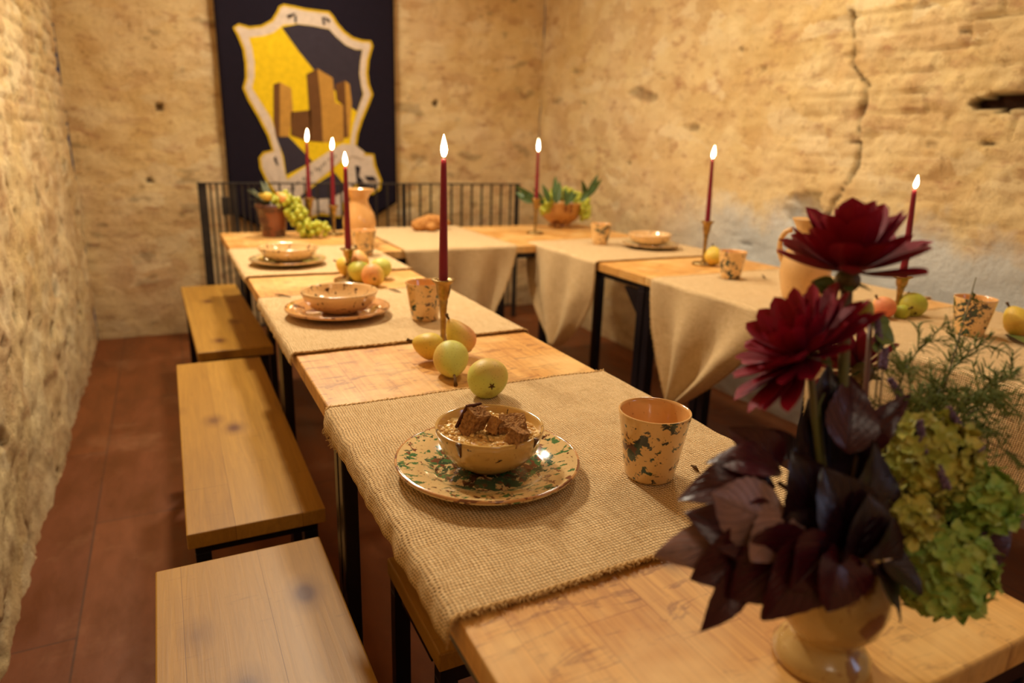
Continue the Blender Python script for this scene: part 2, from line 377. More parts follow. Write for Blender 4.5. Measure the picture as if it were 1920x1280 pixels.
CRACK = [(2.06, 1.75), (2.03, 1.55), (1.93, 1.46), (1.945, 1.34), (1.925, 1.24), (1.93, 1.13), (1.96, 1.06), (2.0, 1.0), (2.03, .93)]
def relief_right(y, z):
    m = 1/(1+math.exp(-(2.15-y+.45*(z-1.2)+.5*noise.noise(Vector((y*2, z*2, 5))))*7))
    m *= 1/(1+math.exp(-(z-.98+.15*noise.noise(Vector((y*3, 0, 1))))*16))
    h = .016*fbm((y, z, 0), 4, 2.2)+.013*fbm((y, z, 7), 5, 6)*(.5+1.3*m)
    h -= m*.026*courses(y, z, .075, .21)*(.5+.5*noise.noise(Vector((y*5, z*5, 3))))
    pit = 0
    for a, b in zip(CRACK, CRACK[1:]):
        d = seg_d((y+.012*noise.noise(Vector((z*18, y*18, 2))), z), a, b); wd = .004+.006*noise.noise(Vector((z*9, 1, 1)))
        if d < wd*2.2: k = max(0, 1-d/(wd*2.2)); h -= .03*k; pit = max(pit, k*.75)
    d = seg_d((y, z+.012*noise.noise(Vector((y*16, 2, 2)))), (1.15, 1.385), (1.50, 1.382)); d += .010*noise.noise(Vector((y*22, z*22, 8))); wd = .012+.012*max(0, min(1, (1.58-y)/.15))
    if d < wd: h -= .06; pit = 1
    for (cy, cz, rr) in ((3.46, 1.115, .02), (2.04, 1.59, .022), (1.63, 1.245, .025), (1.95, 1.25, .02), (2.62, 1.66, .018), (1.42, 1.25, .02), (1.60, 1.62, .02)):
        d = math.hypot((y-cy)*.8, (z-cz)*2.0)+.030*noise.noise(Vector((y*28+cy*9, z*34, 3)))
        if d < rr: h -= .025*min(1, (1-d/rr)); pit = max(pit, min(.7, (1-d/rr)*.9))
    c = fbm((y*.8, z*2.6, 31), 4, 3.2)
    if c > .62: h -= .012*min(1, (c-.62)*8); pit = max(pit, min(.4, (c-.62)*3))
    return h, pit
def relief_left(y, z):
    m = 1/(1+math.exp(-(z-1.12+.25*noise.noise(Vector((y*2, z, 1))))*14))
    h = .020*fbm((y, z, 20), 4, 2.0)+.012*fbm((y, z, 27), 4, 9)
    cc = courses(y+5, z, .072, .19)*(.6+.4*noise.noise(Vector((y*5, z*5, 8))))
    h -= m*.020*cc; pit = m*cc*.45
    c = fbm((y*1.6, z*1.6, 41), 4, 5)
    if c > .5: h -= .016*min(1, (c-.5)*8); pit = max(pit, min(.6, (c-.5)*4))
    return h, pit
def relief_back(x, z):
    h = .014*fbm((x, z, 50), 4, 1.8)+.007*fbm((x, z, 57), 4, 8)
    m = .6+.6*noise.noise(Vector((x*1.4, z*1.4, 60))); cc = courses(x, z+.03, .07, .24)
    h -= .004*cc*max(0, m); pit = 0
    for (cx, cz, rr) in ((.02, 1.34, .022), (-.07, .93, .016), (1.7, 1.45, .02)):
        d = math.hypot(x-cx, z-cz)
        if d < rr: pit = .8; h -= .02
    c = fbm((x*1.0, z*2.4, 71), 4, 4)
    if c > .5: pit = max(pit, min(.35, (c-.5)*3))
    return h, pit
def wall(name, path, z0, z1, du, dz, rel, mat):
    """path: function of arc u in 0..1 -> (x, y, nx, ny, coordinate for relief)"""
    nu, nz = du, dz; vs = []; pt = []
    for i in range(nu+1):
        x, y, nx, ny, s = path(i/nu)
        for j in range(nz+1):
            z = z0+(z1-z0)*j/nz; h, p = rel(s, z); vs.append((x+nx*h, y+ny*h, z)); pt.append(p)
    f = [(i*(nz+1)+j, (i+1)*(nz+1)+j, (i+1)*(nz+1)+j+1, i*(nz+1)+j+1) for i in range(nu) for j in range(nz)]
    m = MB(); m.v = vs; m.f = f; o = m.build(name, mat)
    a = o.data.attributes.new('pit', 'FLOAT', 'POINT'); a.data.foreach_set('value', pt)
    return tag(o, kind='structure')
WALLM = m_wall('old_plaster'); WALLR = m_wall('old_plaster_white_band', True)
XL, XR, YB, YF, ZC = -.44, 2.50, 4.60, -1.5, 2.95
wall('wall_left', lambda u: (XL, YF+(YB-YF)*u, 1, 0, YF+(YB-YF)*u), 0, ZC, 480, 230, relief_left, WALLM)
wall('wall_right', lambda u: (XR, YF+(YB-YF)*u, -1, 0, YF+(YB-YF)*u), 0, ZC, 520, 250, relief_right, WALLR)
wall('wall_back', lambda u: (XL+(XR-XL)*u, YB, 0, -1, XL+(XR-XL)*u), 0, ZC, 230, 220, relief_back, WALLM)
wall('wall_front', lambda u: (XL+(XR-XL)*u, YF, 0, 1, XL+(XR-XL)*u), 0, ZC, 60, 60, relief_back, WALLM)
FL = m_floor(); b = MB(); b.box((XL-.1, YF-.1, -.06), (XR+.1, YB+.1, 0)); tag(b.build('floor', FL, smooth=False), kind='structure')
b = MB(); b.box((XL-.1, YF-.1, ZC), (XR+.1, YB+.1, ZC+.06)); tag(b.build('ceiling', WALLM, smooth=False), kind='structure')

# ------------------------------------------------------------------ tables and benches
def table(x0, x1, y0, y1, label, group, name='dining_table', legw=.027, insets=(.006, .004), rear=0.0, gusset=False, inxy=None):
    cx, cy = (x0+x1)/2, (y0+y1)/2; r = empty(name, (cx, cy, 0), label, 'table', group); hx, hy = (x1-x0)/2, (y1-y0)/2
    th = .034
    b = MB(); b.box((-hx+.0005, -hy+.0005, T-th), (hx-.0005, hy-.0005, T), .003); b.build('tabletop', PINE, r, smooth=False)
    for sx in (-1, 1):
        for sy in (-1, 1):
            lx = sx*(hx-(inxy[sy > 0] if inxy else insets[0])-legw/2)-(rear if sx > 0 else 0); ly = sy*(hy-insets[1]-legw/2)
            b = MB(); b.box((lx-legw/2, ly-legw/2, 0), (lx+legw/2, ly+legw/2, T-th-.025), .003)
            if gusset:
                g = .10
                q = [(lx-.01, ly-sy*legw/2, T-th-.03), (lx+.01, ly-sy*legw/2, T-th-.03), (lx-.01, ly-sy*(legw/2+g), T-th-.03), (lx+.01, ly-sy*(legw/2+g), T-th-.03), (lx-.01, ly-sy*legw/2, T-th-.03-g), (lx+.01, ly-sy*legw/2, T-th-.03-g)]
                b.add(q, [(0, 2, 4), (1, 5, 3), (0, 4, 5, 1), (2, 3, 5, 4), (0, 1, 3, 2)])
            b.build('leg', STEEL, r, smooth=False)
    for sy in (-1, 1):
        ly = sy*(hy-insets[1]-legw/2); ix = inxy[sy > 0] if inxy else insets[0]; b = MB(); b.box((-hx+ix, ly-legw/2, T-th-.025), (hx-ix, ly+legw/2, T-th), .002); b.build('end_rail', STEEL, r, smooth=False)
    for sx in (-1, 1):
        lx = sx*(hx-(max(inxy) if inxy else insets[0])-legw/2)-(rear if sx > 0 else 0); b = MB(); b.box((lx-.012, -hy+insets[1]+legw, T-th-.022), (lx+.012, hy-insets[1]-legw, T-th), .002); b.build('side_rail', STEEL, r, smooth=False)
    return r
GL = 'pine tables in the left row'
LT = (.217, .775)
for y0, y1, ii, lb in ((.274, 1.094, (.006, .006), 'nearest pine table of the left row, under the flower vase'),
                   (1.094, 1.914, (.006, .027), 'pine table of the left row with four pears around a brass candlestick'),
                   (1.914, 2.734, (.027, .090), 'pine table of the left row holding the fruit behind the second speckled bowl'),
                   (2.734, 3.55, (.090, .090), 'farthest pine table of the left row, under the terracotta jug and grapes')):
    table(LT[0], LT[1], y0, y1, lb, GL, inxy=ii)
table(.779, 2.23, 2.80, 3.55, 'pine cross table at the back joining both rows, with bread on it', None, legw=.045, insets=(.03, .012), rear=.82)
RX = (1.545, 2.23)
for y0, y1, lb in ((.44, 1.20, 'nearest pine table of the right row, behind the green fronds'),
                   (1.20, 1.99, 'middle pine table of the right row, under the leaning candle'),
                   (1.99, 2.79, 'far pine table of the right row meeting the cross table')):
    table(RX[0], RX[1], y0, y1, lb, 'pine tables in the right row', legw=.038, rear=.33, gusset=True)

def bench(corners, label, z=.45, inx=.012, iny=.03, name='bench', th=.034, group='pine benches beside the left row'):
    """corners: four floor points nearL, nearR, farR, farL of the seat"""
    c = sum((Vector((p[0], p[1], 0)) for p in corners), Vector())/4
    ang = math.atan2(corners[3][1]-corners[0][1], corners[3][0]-corners[0][0])-PI/2
    W = (Vector(corners[1])-Vector(corners[0])).length; L = (Vector(corners[3])-Vector(corners[0])).length
    r = empty(name, (c.x, c.y, 0), label, 'bench', group, ang)
    b = MB(); b.box((-W/2, -L/2, z-th), (W/2, L/2, z), .003); b.build('seat', BENCHW, r, smooth=False)
    lw = .03
    for sy in (-1, 1):
        for sx in (-1, 1):
            x = sx*(W/2-inx-lw/2); y = sy*(L/2-iny-lw/2); b = MB(); b.box((x-lw/2, y-lw/2, 0), (x+lw/2, y+lw/2, z-th-.03), .002); b.build('leg', STEEL, r, smooth=False)
        y = sy*(L/2-iny-lw/2); b = MB(); b.box((-W/2+inx, y-lw/2, z-th-.03), (W/2-inx, y+lw/2, z-th), .002); b.build('end_rail', STEEL, r, smooth=False)
    for sx in (-1, 1):
        x = sx*(W/2-inx-lw/2); b = MB(); b.box((x-.010, -L/2+.06, z-th-.03), (x+.010, L/2-.06, z-th), .001); b.build('side_rail', STEEL, r, smooth=False)
    return r
bench([(-.078, .085), (.209, .085), (.207, 1.217), (-.081, 1.217)], 'knotty pine bench nearest the camera, beside the left row')
bench([(-.026, 1.321), (.241, 1.321), (.241, 2.455), (-.020, 2.460)], 'middle pine bench along the left row, no knots')
bench([(.045, 2.575), (.304, 2.590), (.296, 3.800), (.022, 3.800)], 'farthest pine bench along the left row, near the railing')
o = bench([(.306, .815), (.306+.44, .815), (.306+.44, 1.093), (.306, 1.093)], 'short pine stool pushed under the nearest table', name='stool', group=None, inx=.004, iny=.004); o['category'] = 'stool'

# ------------------------------------------------------------------ burlap runners
def set_uv(o, uvs):
    me = o.data; l = me.uv_layers.new(name='UVMap'); vi = np.empty(len(me.loops), dtype=np.int32); me.loops.foreach_get('vertex_index', vi)
    l.data.foreach_set('uv', np.asarray(uvs, dtype=np.float32)[vi].ravel())
def runner(name, label, lo, hi, y0, y1, ov_lo, ov_hi, axis='x', edge=True, drape=None, seed=0, fringe=True, nu=70, nv=60):
    """cloth laid across a table: s runs across it from lo-ov_lo to hi+ov_hi and bends over both edges; v runs along the table."""
    rb = .006; vs = []; uv = []; S0 = lo-ov_lo; S1 = hi+ov_hi; tz = T+.0022
    S = []
    n_lo = max(3, int(ov_lo/.008)+2); n_hi = max(3, int(ov_hi/.012)+2)
    S += [S0+(lo-S0)*i/n_lo for i in range(n_lo)]; S += [lo+(hi-lo)*i/nu for i in range(nu)]; S += [hi+(S1-hi)*i/n_hi for i in range(n_hi+1)]
    for s in S:
        for j in range(nv+1):
            v = j/nv; yy = y0+(y1-y0)*v
            jag = .004*noise.noise(Vector((s*14, seed, 0)))*(1-2*v) if edge else 0
            yy += jag*1.0+.006*noise.noise(Vector((s*3, seed+4, 1)))
            wr = .0016*(1+noise.noise(Vector((s*9, yy*16, seed))))+.0012*(1+noise.noise(Vector((s*30, yy*24, seed+5))))
            if s < lo: d = lo-s
            elif s > hi: d = s-hi
            else: d = 0
            if d == 0: x, z = s, tz+wr
            else:
                sg = -1 if s < lo else 1; base = lo if s < lo else hi
                out = .004+.010*(1-math.exp(-d/.02))
                z = tz+wr*math.exp(-d/.02)-max(0, d-.003); x = base+sg*out+sg*.004*noise.noise(Vector((yy*30, seed, 2)))*min(1, d/.02)
                if drape and (drape['side'] == 'lo') == (s < lo):
                    q = d/drape['len']; c0 = drape['tip']; k = drape['pinch']
                    f = max(.06, 1-k*(q**drape.get('p', 1.6)))
                    yy = c0*(q**1.2)*k+yy*(1-k*q**1.2) if False else yy+(c0-yy)*(1-f)
                    fold = math.sin(v*drape['folds']*2*PI+seed)*drape['amp']*min(1, q*2.2)
                    sag = drape.get('sag', 0)*math.cos((v-.5)*PI*2)*q
                    x = base+sg*(.014+.02*q)+sg*fold; z = z+sag
            p = (x, yy, z) if axis == 'x' else (yy, x, z)
            vs.append(p); uv.append((s, y0+(y1-y0)*v))
    m = MB(); m.v = vs; nn = nv+1
    m.f = [(i*nn+j, (i+1)*nn+j, (i+1)*nn+j+1, i*nn+j+1) for i in range(len(S)-1) for j in range(nv)]
    o = m.build(name, BURLAP); set_uv(o, uv); tag(o, label, 'table runner')
    md = o.modifiers.new('thick', 'SOLIDIFY'); md.thickness = .0016; md.offset = 1 if axis == 'x' else -1
    if fringe:
        rnd = random.Random(seed+99)
        def pos(i, j): return Vector(vs[i*nn+j])
        for row, inner in ((0, 1), (nv, nv-1)):
            fr = MB()
            for i in range(0, len(S)-1):
                for kk in range(7 if fringe == 2 else 3):
                    a = pos(i, row).lerp(pos(i+1, row), rnd.random()); b2 = pos(i, inner); dr = (pos(i, row)-b2).normalized()
                    tt = (pos(i+1, row)-pos(i, row)).normalized(); L = rnd.uniform(.003, .010)
                    e = a+dr*L*rnd.uniform(.3, 1)+tt*L*rnd.uniform(-.9, .9)+Vector((0, 0, rnd.uniform(-.001, .003)))
                    mid = a.lerp(e, .5)+Vector((rnd.uniform(-1, 1), rnd.uniform(-1, 1), rnd.uniform(0, 1)))*.0015
                    a = a-dr*.004
                    if S[i] > lo and S[i] < hi:
                        e.z = max(e.z, T+.0012); mid.z = max(mid.z, T+.002)
                    fr.tube([a, mid, e], rnd.uniform(.0004, .0008), 4)
            pts = [pos(i, row)+Vector((0, 0, .0012)) for i in range(len(S))]
            for k in range(2):   # twisted roll of threads along the cut edge
                fr.tube([p+Vector((0, .0016*math.sin(i*1.9+k*PI), .0016*math.cos(i*1.9+k*PI))) for i, p in enumerate(pts)], .0015, 5)
            if fringe == 2 and row == nv:
                for j in range(int(nv*2.55), nv*3):
                    a = pos(0, min(nv, j//3)); L = rnd.uniform(.004, .012)
                    fr.tube([a, a+Vector((rnd.uniform(-.5, .3)*L, rnd.uniform(-.6, .6)*L, -L*.5)), a+Vector((rnd.uniform(-.7, .3)*L, rnd.uniform(-.8, .8)*L, -L))], rnd.uniform(.0004, .0008), 4)
            fr.build('frayed_edge', JUTE, o)
    return o
runner('table_runner', 'burlap runner under the plate of soup, frayed at the near edge', .217, .775, .527, 1.112, .030, .022, seed=1, fringe=2, nu=110, nv=110)
runner('table_runner', 'burlap runner under the second plate and the cup behind the pears', .217, .775, 1.458, 2.03, .025, .02, seed=2)
runner('table_runner', 'burlap runner under the farthest plate of the left row', .217, .775, 2.36, 2.98, .02, .02, seed=3)
runner('table_runner', 'burlap runner draped over the cross table, with bread on it', 2.80, 3.55, .885, 1.42, .34, .01, axis='y', seed=4,
       drape=dict(side='lo', len=.34, tip=1.16, pinch=.55, folds=2.5, amp=.014, p=1.4), fringe=True)
runner('table_runner', 'burlap runner of the right row hanging to a point, beside the far cup', RX[0], RX[1], 2.30, 2.90 - .01, .42, .01, seed=5,
       drape=dict(side='lo', len=.42, tip=2.56, pinch=.9, folds=2.2, amp=.022, p=2.4))
runner('table_runner', 'burlap runner of the right row hanging to a point left of the red dahlia', RX[0], RX[1], 1.36, 1.93, .40, .01, seed=6,
       drape=dict(side='lo', len=.40, tip=1.74, pinch=.9, folds=2.1, amp=.03, p=1.5))
runner('table_runner', 'burlap runner at the right edge, seen through the green fronds', RX[0], RX[1], .46, 1.235, .26, .01, seed=7,
       drape=dict(side='lo', len=.26, tip=.85, pinch=.15, folds=3, amp=.014))

# ------------------------------------------------------------------ crockery
CL = T+.0075     # top of burlap
def plate_prof(r, h):
    return [(0, 0), (r*.5, 0), (r*.52, .002), (r*.60, .004), (r*.86, h*.72), (r*.985, h-.002), (r, h), (r*.995, h+.004), (r*.97, h+.0045), (r*.70, h*.62+.004), (r*.64, .011), (r*.58, .0085), (0, .0085)]
def plate(loc, label, r=.133, h=.020, mat=None, group=None):
    mat = mat or PLATEM; rt = empty('plate', loc, label, 'plate', group); b = MB(); b.lathe(plate_prof(r, h), 96); o = b.build('dish', mat, rt, weld=True)
    b = MB(); b.tube([(r*.992*math.cos(a*2*PI/96), r*.992*math.sin(a*2*PI/96), h+.003) for a in range(97)], .0022, 6, cap=False); b.build('rim', RIMM2, rt)
    return rt
RIMM2 = m_ceramic('plate_rim_glaze', lin(206, 150, 92), [(lin(120, 70, 44), 40, .55, 2, (1, 1, 1))])
def bowl_prof(r, h, foot=.45):
    return [(0, 0), (r*foot, 0), (r*(foot+.02), .003), (r*.72, h*.22), (r*.90, h*.5), (r*.985, h*.85), (r*1.0, h-.003), (r*.995, h), (r*.965, h+.001), (r*.94, h-.003), (r*.90, h*.78), (r*.80, h*.5), (r*.6, h*.24), (r*.3, .009), (0, .007)]
def bowl(loc, label, r, h, mat, drips=0, group=None, name='bowl'):
    rt = empty(name, loc, label, 'bowl', group); b = MB(); b.lathe(bowl_prof(r, h), 80); b.build('body', mat, rt, weld=True)
    return rt
def cup(loc, label, group='splashed clay cups', rot=0.0, k=1.0, mat=None):
    rt = empty('cup', loc, label, 'cup', group, rot); H = .098*k; r0, r1 = .0345*k, .0500*k
    pr = [(0, 0), (r0*.93, 0), (r0, .004), (r0+(r1-r0)*.25, H*.25), (r0+(r1-r0)*.5, H*.5), (r0+(r1-r0)*.78, H*.78), (r1*.99, H-.004), (r1, H-.0015), (r1*.985, H), (r1*.95, H), (r1*.925, H-.004), (r0+(r1-r0)*.5-.004, H*.5), (r0*.92, .012), (r0*.8, .007), (0, .006)]
    b = MB(); b.lathe(pr[:9], 64); b.build('body', mat or CUPM, rt, weld=True)
    b = MB(); b.lathe(pr[8:], 64); b.build('inner_glaze', TERRA, rt, weld=True)
    return rt
def P(px, py, z): v = onz(px, py, z); return (v.x, v.y, 0)
def atz(px, py, z, base):
    v = onz(px, py, z); return Vector((v.x, v.y, base))
# near setting
pc = atz(914, 864, T+.022, CL)
plate(pc, 'green and brown splashed plate under the bowl of soup', .128, .018)
nb = bowl(pc+Vector((.002, 0, .0095)), 'ochre bowl filled with soup and bread cubes', .0755, .060, BOWLM)
# brown drips on the rim of the bowl
for a, ln in ((-2.55, .022), (-1.05, .016)):
    b = MB(); pts = []; rad = []
    for i in range(7):
        q = i/6; z = .060-ln*q; rr = .0755*(1.0-.06*q)+.0004; pts.append((rr*math.cos(a), rr*math.sin(a), z)); rad.append(.0042*(1-q)**.7+.0006)
    b.tube(pts, rad, 6); b.build('glaze_drip', RIMM, nb)
# soup, a lumpy glossy surface full of grains
b = MB(); sr = .0700
def soupf(u, v):
    r = sr*u; a = 2*PI*v; x, y = r*math.cos(a), r*math.sin(a)
    return (x, y, 0.0490+.0028*noise.noise(Vector((x*110, y*110, 0)))+.003*noise.noise(Vector((x*45, y*45, 3)))+.002*(1-u*u))
b.grid(soupf, 26, 90)
rr_ = random.Random(3)
for i in range(330):
    r = sr*math.sqrt(rr_.random())*.95; a = rr_.uniform(0, 2*PI); x, y = r*math.cos(a), r*math.sin(a)
    s = rr_.uniform(.0014, .003); q = Matrix.Rotation(rr_.uniform(0, PI), 3, 'Z')
    b.ball((x, y, .0515+rr_.uniform(-.001, .0012)), s, 7, 5, (1.5, 1, .8), q)
o = b.build('grain_soup', SOUP); o.location = nb.location; tag(o, 'glistening thick grain soup filling the ochre bowl', 'soup', kind='stuff')
def bread_piece(px, py, z, size, rot, label, crust_side, seed, name='bread_cube', mat=None):
    c = onz(px, py, z); r = empty(name, c, label, 'bread', 'bread pieces in the soup bowl'); r.rotation_euler = rot
    bm = bmesh.new(); bmesh.ops.create_cube(bm, size=1); bmesh.ops.subdivide_edges(bm, edges=bm.edges[:], cuts=15, use_grid_fill=True)
    for v in bm.verts:
        d = Vector(v.co); p = Vector((d.x*size[0], d.y*size[1], d.z*size[2])); n = d.normalized()
        k = .0016*noise.noise(p*110+Vector((seed, 0, 0)))+.0012*noise.noise(p*300+Vector((seed, 5, 0)))-.0030*max(0, noise.noise(p*420+Vector((seed, 9, 0))))
        cr = (abs(d.x)**8+abs(d.y)**8+abs(d.z)**8)**(1/8)
        p = p*(1-.06*(max(0, d.length-.62)))*(.5/max(.5, cr))**.0
        v.co = p+n*k
    me = bpy.data.meshes.new('crumb'); bm.to_mesh(me); bm.free(); me.materials.append(mat or BREAD)
    o = bpy.data.objects.new('crumb', me); COL.objects.link(o); o.parent = r
    if crust_side:
        ax, sg = crust_side; b = MB()
        def cf(u, v):
            p = [0, 0, 0]; oth = [i for i in range(3) if i != ax]; p[oth[0]] = (u-.5)*size[oth[0]]*1.02; p[oth[1]] = (v-.5)*size[oth[1]]*1.02; p[ax] = sg*(size[ax]/2+.0016+.0008*noise.noise(Vector((u*6, v*6, seed))))
            return tuple(p)
        b.grid(cf, 10, 10); b.build('crust', CRUST, r).modifiers.new('t', 'SOLIDIFY').thickness = .003
    return r
ZB = nb.location.z
bread_piece(889, 791, ZB+.066, (.028, .022, .040), (.45, .12, .35), 'largest dark bread cube standing at the left in the soup', (1, 1), 1)
bread_piece(927, 797, ZB+.064, (.017, .016, .022), (.3, .5, .8), 'smallest pale bread cube between two dark ones', None, 2, mat=m_plain('pale_crumb', lin(186, 138, 82), .95, .1, 0, lin(150, 104, 58), 90, .003, 160))
bread_piece(961, 797, ZB+.062, (.036, .026, .020), (.4, -.15, -.5), 'flat bread cube with dark crust at the back right', (2, -1), 3)
bread_piece(970, 820, ZB+.064, (.024, .021, .021), (.2, .3, .5), 'rough bread cube leaning on the right rim of the bowl', None, 4)
cup(atz(1217, 887, CL+.002, CL), 'clay cup with dark green splashes on the nearest runner', rot=.4)
# second setting
pc = atz(634, 580, T+.022, CL); plate(pc, 'glossy brown speckled plate under the wide shallow bowl', .133, .020, group=None, mat=m_ceramic('brown_plate_glaze', lin(226, 166, 104), [(lin(110, 62, 40), 26, .57, 2.2, (1, 1, 1)), (lin(70, 90, 60), 30, .64, 5, (1, 1, 1))], .12))
BOWL2 = m_ceramic('dotted_bowl_glaze', lin(236, 194, 136), [(lin(70, 36, 26), 72, .60, 2.2, (1, 1, .6))])
bowl(pc+Vector((0.006, .004, .0095)), 'wide shallow dotted bowl on the second plate', .098, .056, BOWL2)
cup(atz(797, 598, CL, CL), 'clay cup standing behind the tall candlestick with pears', rot=1.9)
# third setting
pc = atz(540, 488, T+.02, CL); plate(pc, 'brown plate under the farthest bowl of the left row', .133, .018, mat=PLATEM)
bowl(pc+Vector((.005, .01, .0095)), 'farthest shallow bowl of the left row', .105, .052, BOWL2)
cup(atz(683, 478, CL, CL), 'clay cup in front of the terracotta jug', rot=3.0)
# right row
cup(atz(1125, 458, CL, CL), 'small far clay cup on the right row beside the fruit bowl', rot=.9)
cup(atz(1369, 521, CL, CL), 'clay cup beside the candlestick on the middle of the right row', rot=2.2)
cup(atz(1815, 626, CL, CL), 'clay cup farthest right, behind the green fronds', rot=4.0)
pc = atz(1220, 459, T+.02, CL); plate(pc, 'dark edged plate under the bowl by the right wall', .130, .018, mat=PLATEM)
bowl(pc+Vector((-.004, .006, .0095)), 'ochre bowl on the plate by the right wall', .100, .055, BOWL2)
# terracotta jugs
def jug(loc, label, k=1.0, mat=TERRA, rot=0.0, lip=1.2):
    rt = empty('jug', loc, label, 'jug', None, rot)
    pr = [(0, 0), (.050, 0), (.054, .004), (.062, .03), (.070, .07), (.071, .10), (.064, .135), (.050, .16), (.041, .18), (.038, .195), (.044, .215), (.055, .235), (.0565, .238), (.053, .238), (.037, .215), (.033, .195), (.045, .16), (.060, .12), (.060, .04), (0, .01)]
    pr = [(a*k, b_*k) for a, b_ in pr]
    b = MB(); b.lathe(pr, 64, wob=lambda a, z: .22*max(0, math.cos(a-lip))**9*max(0, (z/k-.19)/.05) if z/k > .19 else 0); b.build('body', mat, rt, weld=True)
    b = MB(); pts = []; 
    for i in range(13):
        a = PI*(i/12); pts.append((-.052*k-.036*k*math.sin(a)-.006*k*math.cos(a), 0, .145*k+.055*k*math.cos(a)))
    b.tube(pts, [.008*k]*13, 10); b.build('handle', mat, rt)
    return rt
jug(Vector((.748, 2.985, CL)), 'tall terracotta jug standing on the farthest left table', 1.0, rot=-1.5)
jug(onz(1502, 562, CL), 'pale terracotta jug hidden behind the upper dahlia', 1.06, m_ceramic('pale_jug_glaze', lin(224, 176, 112), [], .45), rot=-1.3)

# ------------------------------------------------------------------ candlesticks, candles
def candlestick(base, topz, label, dish=.045, wide=.027):
    rt = empty('candlestick', base, label, 'candlestick', 'brass candlesticks'); H = topz-base.z
    b = MB(); b.lathe([(0, 0), (dish*.96, 0), (dish, .002), (dish*.99, .008), (dish*.94, .008), (dish*.88, .0045), (dish*.3, .006), (0, .006)], 48); b.build('drip_dish', BRASS, rt, weld=True)
    b = MB(); b.lathe([(.012, .006), (.010, .014), (.0065, .024), (.0072, H*.42), (.0085, H*.6), (.0105, H*.68), (.0095, H*.70), (.0125, H*.74), (.0155, H*.82), (.017, H*.93), (wide*.93, H-.003), (wide, H), (wide*.97, H+.0015), (.0125, H-.0015), (.0118, H-.010), (0, H-.010)], 40)
    b.build('stem', BRASS, rt, weld=True); return rt
def candle(base, top, flame_h, label, lean=(0, 0), group='burgundy taper candles', r0=.0108, r1=.0062, ftilt=0.0):
    L = top-base.z; rt = empty('candle', base, label, 'candle', group)
    pts = []; rad = []
    for i in range(25):
        q = i/24; pts.append((lean[0]*q, lean[1]*q, L*q)); rad.append((r0+(r1-r0)*q)*(1.0 if q < .985 else .8))
    b = MB(); b.tube(pts, rad, 24); b.build('wax', WAX, rt)
    tp = Vector((lean[0], lean[1], L)); b = MB(); b.tube([tp-Vector((0, 0, .002)), tp+Vector((.0003, 0, .005)), tp+Vector((.001, 0, .009))], .0008, 6); wk = b.build('wick', WICK, rt)
    b = MB(); pr = [(0, 0), (.0028, .001), (.0052, .006), (.0064, .012), (.0060, .019), (.0044, .027), (.0024, .035), (.0008, .041), (0, .043)]
    k = flame_h/.043; b.lathe([(r*1.05*min(1.1, k*.95+.1), z*k) for r, z in pr], 20); 
    b.v = [(x+ftilt*z+(.0004*math.sin(z*90)), y, z) for x, y, z in b.v]
    f = b.build('flame', FLAME, wk); f.location = tp+Vector((.0003, 0, .003))
    l = bpy.data.lights.new('flame_light', 'POINT'); l.energy = .55; l.color = (1, .62, .28); l.shadow_soft_size = .012
    lo = bpy.data.objects.new('flame_light', l); COL.objects.link(lo); lo.parent = rt; lo.location = tp+Vector((0, 0, flame_h*.55))
    return rt
def zfor(base, py):
    lo_, hi_ = -1, 4
    for _ in range(50):
        m = (lo_+hi_)/2; v = R.T @ (np.array([base[0], base[1], m])-EYE); y = 640+F*v[1]/v[2]
        if y > py: lo_ = m
        else: hi_ = m
    return lo_
def candle_set(px, py, cup_py, top_py, fl_py, lab_s, lab_c, ztab=T, lean_px=None, dish=.045, base=None):
    bs = onz(px, py, ztab) if base is None else Vector(base); bs.z = ztab+.0005
    cz = zfor(bs, cup_py); tz = zfor(bs, top_py); fz = zfor(bs, fl_py)
    candlestick(bs, cz, lab_s, dish)
    cb = Vector((bs.x, bs.y, cz-.0095)); lean = (0, 0)
    if lean_px is not None:   # true sideways lean of the taper
        v = R.T @ (np.array([bs.x, bs.y, tz])-EYE); x0 = 960+F*v[0]/v[2]; dx = (lean_px-x0)*v[2]/F; lean = (dx*R[0][0], dx*R[1][0])
    candle(cb, tz, fz-tz, lab_c, lean, ftilt=.1 if lean_px else 0)
candle_set(831, 647, 524, 297, 254, 'brass candlestick among the four pears', 'tallest looking burgundy candle, nearest, above the pears', base=(onz(831, 648, T)))
candle_set(655, 527, 466, 312, 286, 'brass candlestick in front of the terracotta jug', 'burgundy candle in front of the terracotta jug', dish=.05)
candle_set(583, 440, 371, 266, 242, 'brass candlestick behind the grapes', 'burgundy candle directly behind the grapes', lean_px=575)
candle_set(627, 440, 385, 281, 259, 'brass candlestick left of the terracotta jug', 'burgundy candle just left of the terracotta jug', lean_px=622)
candle_set(1003, 438, 372, 284, 261, 'brass candlestick in front of the fruit bowl', 'burgundy candle in front of the leafy fruit bowl')
candle_set(1318, 496, 415, 298, 274, 'brass candlestick by the yellow fruit on the right row', 'burgundy candle leaning right beside the yellow fruit', lean_px=1336)
candle_set(1679, 592, 517, 355, 330, 'brass candlestick beside the pink and green fruit', 'burgundy candle leaning right, behind the upper dahlia', lean_px=1715)

